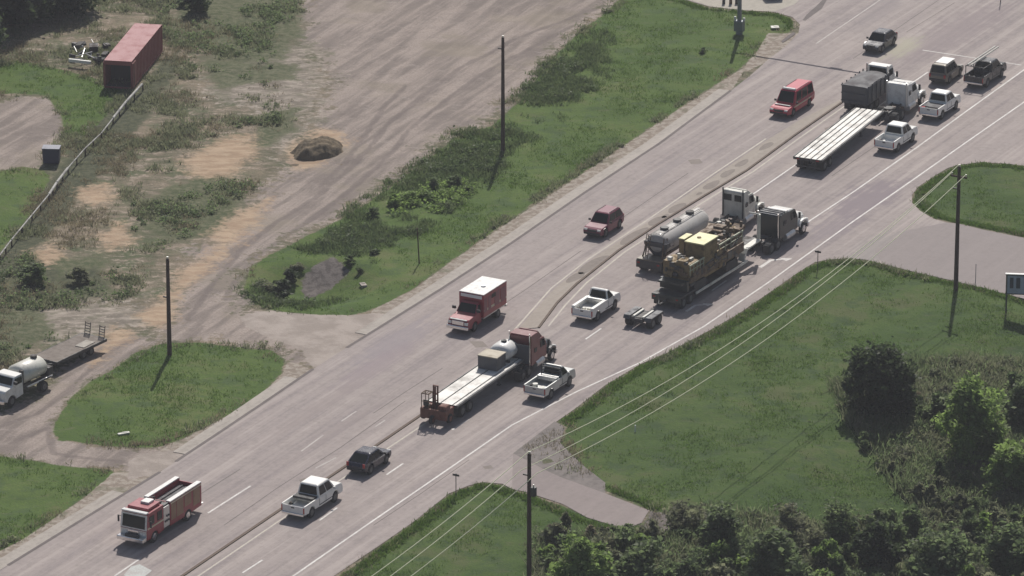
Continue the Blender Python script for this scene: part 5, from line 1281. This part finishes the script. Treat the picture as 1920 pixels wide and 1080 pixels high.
# things standing at the top edge
for i, (px, s, lb_) in enumerate(((1357, .9, 'left'), (1370, 1.1, 'middle'), (1381, .8, 'right'))):
    p = G(px, 7); m = MB(); m.cyl((0, 0, 0), (0, 0, .9*s), .16, .14, 10); m.cyl((0, 0, .9*s), (0, 0, 1.0*s), .17, .08, 10)
    o = m.build('bollard', STEEL if i != 1 else BROWN, None, loc=p); tag(o, '%s one of three dark bollards at the top edge beside the signal pole' % lb_, 'bollard', 'bollards at the pale lot')
p = G(1876, 4); m = MB(); m.cyl((0, 0, 0), (0, 0, 2.8), .05, .05, 8); o = m.build('sign_post', STEEL, None, loc=p); tag(o, 'thin dark post at the top edge on the far right', 'post')

# ------------------------------------------------------------ vegetation
def leaf_cloud(centres, n_each, size, flat=.75, seed=1, droop=0):
    """many small leaf-clump faces spread through overlapping lobes"""
    r = np.random.default_rng(seed); P = []
    for (c, rad) in centres:
        d = r.normal(size=(n_each, 3)); d /= np.linalg.norm(d, axis=1)[:, None]
        rr = r.random(n_each)**.42*(1+.55*(r.random(n_each) > .93))
        rr *= 1+.22*np.sin(d[:, 0]*5+c[0]*3)*np.cos(d[:, 1]*4+c[1])
        P.append(np.array(c)+d*rr[:, None]*np.array(rad))
    P = np.concatenate(P); n = len(P)
    s = size*(.55+.9*r.random(n))
    a = r.normal(size=(n, 3)); a[:, 2] *= flat*.6; a /= np.linalg.norm(a, axis=1)[:, None]
    b = np.cross(a, r.normal(size=(n, 3))); b /= np.linalg.norm(b, axis=1)[:, None]
    a *= s[:, None]; b *= (s*.62)[:, None]
    bend = r.normal(size=(n, 3))*(s*.18)[:, None]
    V = np.stack([P-a, P-b+bend, P+a, P+b-bend], 1).reshape(-1, 3)
    F = np.arange(n*4).reshape(n, 4)
    clump = np.repeat(r.random(len(centres)), n_each)
    lv = np.repeat(np.clip(.5*clump+.5*r.random(n), 0, 1), 4)
    return V, F, lv
def lobes(H, R, k, seed, low=.12, shape='round'):
    r = random.Random(seed); C = []
    for i in range(k):
        f = (i+.5)/k; z = H*(low+(1-low-.1)*f)
        env = math.sin(PI*min(1, .18+.75*f))**.7 if shape == 'round' else (1-f*.75)
        a = r.uniform(0, 2*PI); q = R*env*r.uniform(.15, .92)
        s = R*r.uniform(.20, .52)
        C.append(((q*math.cos(a), q*math.sin(a), z), (s, s, s*r.uniform(.65, .95))))
    return C
def limb_mesh(H, R, seed, tr=.16):
    r = random.Random(seed); m = MB()
    pts = [(0, 0, -.3), (.05, .02, H*.25), (r.uniform(-.2, .2), r.uniform(-.2, .2), H*.5), (r.uniform(-.4, .4), r.uniform(-.4, .4), H*.8)]
    rad = [tr, tr*.8, tr*.55, tr*.2]
    for a, b, ra, rb in zip(pts, pts[1:], rad, rad[1:]): m.cyl(a, b, ra, rb, 8)
    for k in range(7):
        z = H*r.uniform(.2, .6); a = r.uniform(0, 2*PI); e = (R*.65*math.cos(a), R*.65*math.sin(a), z+H*r.uniform(.1, .3))
        m.cyl((0.03, 0.02, z), e, tr*.35, tr*.08, 6)
    return m
def tree(px, py, H, R, mat, label, seed, k=22, n=420, size=.24, cat='tree', group=None, name='tree', low=.10, tr=.16, shape='round'):
    p = G(px, py); t = thing(name, label, cat, p, 0, group)
    limb_mesh(H, R, seed, tr).build('trunk', BARK, t)
    V, F, lv = leaf_cloud(lobes(H, R, int(k*1.3), seed, low, shape), int(n*.48), size*.88, seed=seed)
    me = arr_mesh('crown', V, F, mat, lv); o = bpy.data.objects.new('crown', me); link(o, t)
    return t
TG_ = 'trees in the thicket'
tree(1645, 775, 5.6, 2.9, LEAF_D, 'broad dark tree standing alone at the lawn edge, nearest the sign pole', 11, k=40, n=520, size=.22, low=.03)
tree(1822, 870, 7.4, 2.6, LEAF_L, 'tall bright green tree right of the dark tree', 12, k=34, n=420, size=.22, low=.08, group=TG_)
tree(1765, 800, 2.8, 1.7, LEAF_M, 'small bushy tree at the foot of the tall bright green tree', 13, k=16, n=380, size=.2, low=.05, group=TG_)
tree(1895, 930, 4.2, 2.3, LEAF_L, 'rounded yellow green tree at the right edge, above the lower thicket', 14, k=24, n=420, size=.22, low=.05, group=TG_)
tree(1925, 800, 4.0, 1.8, LEAF_M, 'dark tree half cut by the right edge, above the yellow green tree', 15, k=20, n=380, size=.22, low=.05, group=TG_)
tree(1640, 1075, 4.2, 1.8, LEAF_D, 'large dark tree in the middle of the bottom thicket', 16, k=30, n=420, size=.24, low=.05, group=TG_)
tree(1460, 1110, 4.8, 2.4, LEAF_M, 'rounded green tree at the bottom, left of the dark thicket tree', 17, k=28, n=420, size=.24, low=.05, group=TG_)
tree(1770, 1100, 4.2, 2.6, LEAF_M, 'wide green tree at the bottom, right of the dark thicket tree', 18, k=28, n=420, size=.24, low=.05, group=TG_)
tree(1350, 1040, 3.9, 1.9, LEAF_M, 'rounded small green tree at the left end of the thicket, behind the driveway', 19, k=24, n=360, size=.2, low=.05, group=TG_)
tree(1480, 1020, 3.6, 1.3, LEAF_O, 'thin bare looking sapling on the lawn edge, left of the dark thicket tree', 20, k=14, n=150, size=.15, low=.15, tr=.07, group=TG_)
tree(1572, 1020, 3.5, 1.5, LEAF_M, 'thin upright sapling just above the dark thicket tree', 21, k=18, n=200, size=.16, low=.08, tr=.08, group=TG_)
tree(1900, 1085, 4.0, 2.3, LEAF_M, 'green tree in the bottom right corner', 22, k=24, n=400, size=.24, low=.05, group=TG_)
tree(1090, 1120, 4.8, 2.1, LEAF_L, 'fresh green tree at the bottom beside the transformer pole', 23, k=22, n=380, size=.22, low=.05, group=TG_)
tree(1210, 1125, 4.6, 2.3, LEAF_M, 'olive green tree at the bottom below the driveway end', 24, k=22, n=380, size=.22, low=.05, group=TG_)
tree(20, 40, 9.5, 4.6, LEAF_D, 'big dark tree filling the top left corner', 31, k=44, n=520, size=.34, low=.06, tr=.3)
tree(125, 18, 6.5, 3.0, LEAF_D, 'dark tree in the top left corner, nearer the red container', 32, k=30, n=440, size=.28, low=.06, tr=.22)
tree(-70, 110, 7.0, 3.6, LEAF_D, 'dark tree cut by the left edge above the tan yard', 33, k=30, n=440, size=.3, low=.06, tr=.25)
tree(372, 22, 3.2, 1.4, LEAF_D, 'small dark tree at the top edge right of the container', 34, k=14, n=320, size=.2, low=.1)

# shrubs: a few shapes, each copy its own object
def shrub_mesh(seed, H, R, n, size, mat, k=9):
    V, F, lv = leaf_cloud(lobes(H, R, k+3, seed, .12), n, size, seed=seed)
    V = V*np.array([1, 1, 1])+0*V
    return arr_mesh('shrub', V, F, mat, lv)
SH = {}
for key, mat in (('D', LEAF_D), ('M', LEAF_M), ('L', LEAF_L), ('O', LEAF_O), ('Y', LEAF_Y)):
    SH[key] = [shrub_mesh(100+i+ord(key)*3, h_, r_, 105, .125, mat, k_) for i, (h_, r_, k_) in enumerate(((1.6, .9, 9), (1.1, .95, 8), (2.2, .8, 11), (1.3, 1.2, 10)))]
def shrub(px, py, s, key, label, group, zs=1.0, v=None):
    me = SH[key][random.randrange(4) if v is None else v]
    o = bpy.data.objects.new('shrub', me); link(o); o.location = G(px, py); q = s*random.uniform(.9, 1.1)
    o.scale = (q, q, q*zs); o.rotation_euler = (0, 0, random.uniform(0, 6.28))
    tag(o, label, 'shrub', group); return o
# thicket shrubs at the bottom right (scrub band), each described by shade and place
SHADE = {'D': 'dark green', 'M': 'mid green', 'L': 'fresh green', 'O': 'olive grey', 'Y': 'dry straw coloured'}
band = []
R2 = random.Random(42)
def band_pts(x0, x1, ytop, ybot, n, keys, smin, smax):
    for _ in range(n):
        x = R2.uniform(x0, x1); yt = ytop(x); yb = ybot(x)
        y = yt+(yb-yt)*R2.random(); band.append((x, y, R2.uniform(smin, smax), R2.choice(keys)))
band_pts(1010, 1260, lambda x: 1022, lambda x: 1150, 30, 'MMLOO', .8, 1.4)
band_pts(1260, 1560, lambda x: 985, lambda x: 1150, 44, 'MMMOOL', .8, 1.4)
band_pts(1560, 1800, lambda x: 1000, lambda x: 1150, 36, 'MMMOOL', .8, 1.4)
band_pts(1800, 1960, lambda x: 985, lambda x: 1150, 26, 'MMOOL', .8, 1.4)
band_pts(1610, 1790, lambda x: 760+(x-1590)*.95, lambda x: 820+(x-1590)*.95, 20, 'MOOOM', .4, .8)
band_pts(1740, 1930, lambda x: 900, lambda x: 990, 26, 'OOOMM', .6, 1.0)
band_pts(1860, 1960, lambda x: 700, lambda x: 780, 8, 'OOMM', .6, 1.0)
band_pts(1700, 1860, lambda x: 690, lambda x: 760, 10, 'OOY', .4, .8)
band_pts(1020, 1190, lambda x: 985+(x-1020)*.17, lambda x: 1020, 8, 'OOMY', .4, .8)
def where(x, y):   # short phrases
    v_ = 'at bottom edge' if y > 1060 else 'in thicket' if y > 985 else 'in scrub' if y > 850 else 'by lawn tree'
    h_ = 'below the driveway' if x < 1260 else 'left of bottom dark tree' if x < 1560 else 'around bottom dark tree' if x < 1700 else 'right of bottom dark tree' if x < 1820 else 'near right edge'
    return v_, h_
ORD = ('first', 'second', 'third', 'fourth', 'fifth', 'sixth', 'seventh', 'eighth', 'ninth', 'tenth', 'eleventh', 'twelfth', 'thirteenth', 'fourteenth', 'fifteenth')
rows = {}
for b_ in band: rows.setdefault((b_[3], where(b_[0], b_[1])), []).append(b_)
for (k, (v_, h_)), lst in rows.items():
    lst.sort()
    for i, (x, y, s, kk) in enumerate(lst):
        if i >= len(ORD): continue
        lab = '%s shrub %s, %s' % (SHADE[k], v_, h_) if len(lst) == 1 else '%s from left of %s shrubs %s %s' % (ORD[i], SHADE[k], v_, h_)
        shrub(x, y, s, k, lab, 'shrubs of the thicket and scrub band', R2.uniform(.8, 1.25))
# bushes in the verge by the culvert and on the weedy lot
for (x, y, s, k, lb_) in (
    (528, 560, 1.7, 'D', 'dark bush in front of the culvert, left of the grey slab'), (500, 545, 1.2, 'O', 'olive bush at the tip of the verge next to the dirt drive'),
    (545, 530, 1.1, 'D', 'dark bush touching the upper left side of the culvert slab'), (560, 505, .9, 'O', 'olive bush above the culvert slab'),
    (655, 497, .9, 'D', 'dark bush at the upper right corner of the culvert slab'), (672, 512, .6, 'D', 'low dark bush right of the culvert slab'),
    (735, 388, 1.0, 'L', 'bright green bush leftmost in the verge clump'), (765, 378, 1.25, 'L', 'bright green bush in the verge clump, largest one'),
    (795, 372, 1.1, 'L', 'bright green bush in the middle of the verge clump'), (812, 352, 1.0, 'M', 'green bush at the back of the verge clump'),
    (852, 350, 1.1, 'D', 'dark green bush at the right of the verge clump'), (875, 360, .8, 'D', 'dark bush below the tall pole, beside its shadow'),
    (700, 405, .8, 'D', 'dark bush between the dirt drive and the verge clump'), (715, 455, .7, 'M', 'small green bush midway down the verge'), (700, 475, .7, 'D', 'small dark bush midway down the verge'),
    (60, 532, 1.5, 'D', 'dark bush on the weedy lot near the left edge'), (150, 530, 1.3, 'M', 'wide green bush on the weedy lot, left of the pole'),
    
    
    (1318, 100, .5, 'D', 'small dark bush in the upper grass verge'), (345, 12, .9, 'D', 'dark bush at the top edge')):
    shrub(x, y, s*(.8 if x > 450 else .9), ('M' if k == 'D' and x > 560 else k) if x > 450 else ('O' if k == 'M' else 'M'), (lb_.replace('dark ', '') if x > 560 else lb_) if x > 450 else lb_.replace('dark bush', 'low green bush').replace('green bush', 'olive bush') if k == 'M' else lb_.replace('dark bush', 'low green bush'), None, .62 if x > 450 else .6)

# weeds and grass: ground cover nobody could count
def tufts(name, pts, h, mat, blades=7, seed=3, spread=.25, wid=.035, label=None):
    r = np.random.default_rng(seed); n = len(pts); P = np.repeat(np.array(pts), blades, 0); m_ = len(P)
    off = r.normal(size=(m_, 2))*spread; base = P.copy(); base[:, 0] += off[:, 0]; base[:, 1] += off[:, 1]
    hh = np.repeat(h*(.5+r.random(n)), blades)*(.6+.7*r.random(m_))
    a = r.random(m_)*2*PI; wv = np.stack([np.cos(a), np.sin(a), np.zeros(m_)], 1)*(wid*(.7+.8*r.random(m_)))[:, None]
    lean = np.stack([r.normal(size=m_)*.45, r.normal(size=m_)*.45, np.ones(m_)], 1)*hh[:, None]
    V = np.stack([base-wv, base+wv, base+lean+wv*.3, base+lean-wv*.3], 1).reshape(-1, 3); F = np.arange(m_*4).reshape(m_, 4)
    lv = np.repeat(np.repeat(r.random(n), blades)*.6+.4*r.random(m_), 4)
    o = bpy.data.objects.new(name, arr_mesh(name, V, F, mat, lv)); link(o); tag(o, label, None, None, 'stuff'); return o
vis = fine & (np.abs(X) < 52) & (Y > -78) & (Y < 108)
def scatter(maskval, count, seed):
    r = np.random.default_rng(seed); wgt = np.where(vis, maskval, 0); wgt = wgt/wgt.sum()
    idx = r.choice(len(X), count, p=wgt); j = r.uniform(-.21, .21, (count, 2))
    return np.stack([X[idx]+j[:, 0], Y[idx]+j[:, 1], Z[idx]], 1)
gmask = (attrs['a_green'] > .6)*(attrs['a_erode'] < .3)*(attrs['a_conc'] < .3)*(pav < -.3)
nz1 = vnoise(X, Y, 3.5, 11)+.5*vnoise(X, Y, 1.2, 12)
tufts('grass', scatter(gmask*np.clip(nz1-.55, .02, 1), 26000, 5), .13, LEAF_G, 5, 5, .22, .03)
weedm = np.clip(1-attrs['a_apron']*3-attrs['a_dirt']*1.6-attrs['a_conc']*3-attrs['a_sand']*2-attrs['a_rock']*.7, 0, 1)*(pav < -.5)*(attrs['a_green'] < .9)
tufts('weeds', scatter(weedm*np.clip(nz1-.75, 0, 1)**1.5, 9000, 6), .30, LEAF_O, 9, 6, .22, .035)
tufts('dry_weeds', scatter(weedm*np.clip(vnoise(X, Y, 4, 15)+.4*vnoise(X, Y, 1.1, 13)-.75, 0, 1), 6500, 7), .24, LEAF_Y, 8, 7, .25, .03)
# tall unmown growth on the upper verge, around the culvert and in the scrub band
def inpoly(poly): return np.clip(sdist(poly)+.5, 0, 1)
ROUGH = [(458, 540), (500, 480), (620, 420), (740, 345), (850, 260), (940, 225), (1010, 140), (1060, 90), (1130, 60), (1150, 110), (1090, 190), (1000, 260), (920, 330), (830, 400), (760, 450), (690, 490), (640, 560), (570, 580), (500, 575)]
rm = np.clip((sdist(ROUGH)+1)/5, 0, 1)*(attrs['a_erode'] < .3)
tufts('tall_grass', scatter(rm*np.clip(nz1-.62, 0, 1)**1.3, 6500, 8), .28, LEAF_T, 8, 8, .25, .04)
THK = [(1010, 1000), (1190, 1015), (1290, 1005), (1330, 960), (1500, 985), (1700, 990), (1760, 985), (1700, 930), (1600, 800), (1570, 720), (1700, 680), (1930, 680), (1990, 1200), (1010, 1200)]
tm = inpoly(THK)
tufts('undergrowth', scatter(tm*np.clip(nz1-.25, 0.05, 1), 15000, 9), .62, LEAF_O, 8, 9, .3, .045)
tufts('green_undergrowth', scatter(tm*np.clip(vnoise(X, Y, 3, 21)-.25, 0.05, 1), 9000, 10), .7, LEAF_M, 8, 10, .3, .05)
# longer fringe where grass meets the pavement
fr = (gmask > 0)*np.exp(-((pav+.75)/.35)**2)
tufts('edge_grass', scatter(fr, 5000, 12), .17, LEAF_G, 8, 12, .16, .035)

# low leafy undergrowth of the thicket, one mass
def leafmass(name, pts, rad, n_each, size, mat, seed):
    r = np.random.default_rng(seed); C = []
    for p in pts:
        q = rad*(.5+r.random()); C.append(((p[0], p[1], p[2]+q*.35), (q, q, q*.75)))
    V, F, lv = leaf_cloud(C, n_each, size, seed=seed)
    o = bpy.data.objects.new(name, arr_mesh(name, V, F, mat, lv)); link(o); tag(o, None, None, None, 'stuff')
leafmass('thicket_undergrowth', scatter(tm, 1500, 31), .6, 50, .13, LEAF_O, 41)
leafmass('thicket_undergrowth', scatter(tm, 1300, 32), .6, 50, .13, LEAF_M, 42)
leafmass('verge_undergrowth', scatter(rm*np.clip(nz1-.8, 0, 1), 160, 33), .5, 60, .11, LEAF_T, 43)
leafmass('lot_undergrowth', scatter(weedm*np.clip(nz1-.95, 0, 1), 260, 34), .42, 50, .10, LEAF_O, 44)
leafmass('scrub_undergrowth', scatter(attrs['a_scrub']*(weedm > .2)*np.clip(nz1-.6, 0, 1), 420, 35), .5, 45, .10, LEAF_M, 45)
leafmass('bright_verge_weeds', scatter(np.clip(sdist([(730, 400), (740, 375), (800, 345), (860, 335), (890, 350), (870, 375), (810, 395)])/2+.5, 0, 1), 90, 36), .5, 60, .11, LEAF_L, 46)
# the hazy summer air
hz = MB(); hz.box(0, 500, 82.3, 8900, 10900, 171.4)
hm = bpy.data.materials.new('haze_air'); hm.use_nodes = True; hn = hm.node_tree; hn.nodes.clear()
ho = hn.nodes.new('ShaderNodeOutputMaterial'); hv = hn.nodes.new('ShaderNodeVolumePrincipled')
hv.inputs['Color'].default_value = (.9, .92, 1, 1); hv.inputs['Density'].default_value = HAZE; hv.inputs['Anisotropy'].default_value = 0.2
hn.links.new(hv.outputs[0], ho.inputs['Volume'])
h_ = hz.build('haze', hm); tag(h_, None, None, None, 'stuff')
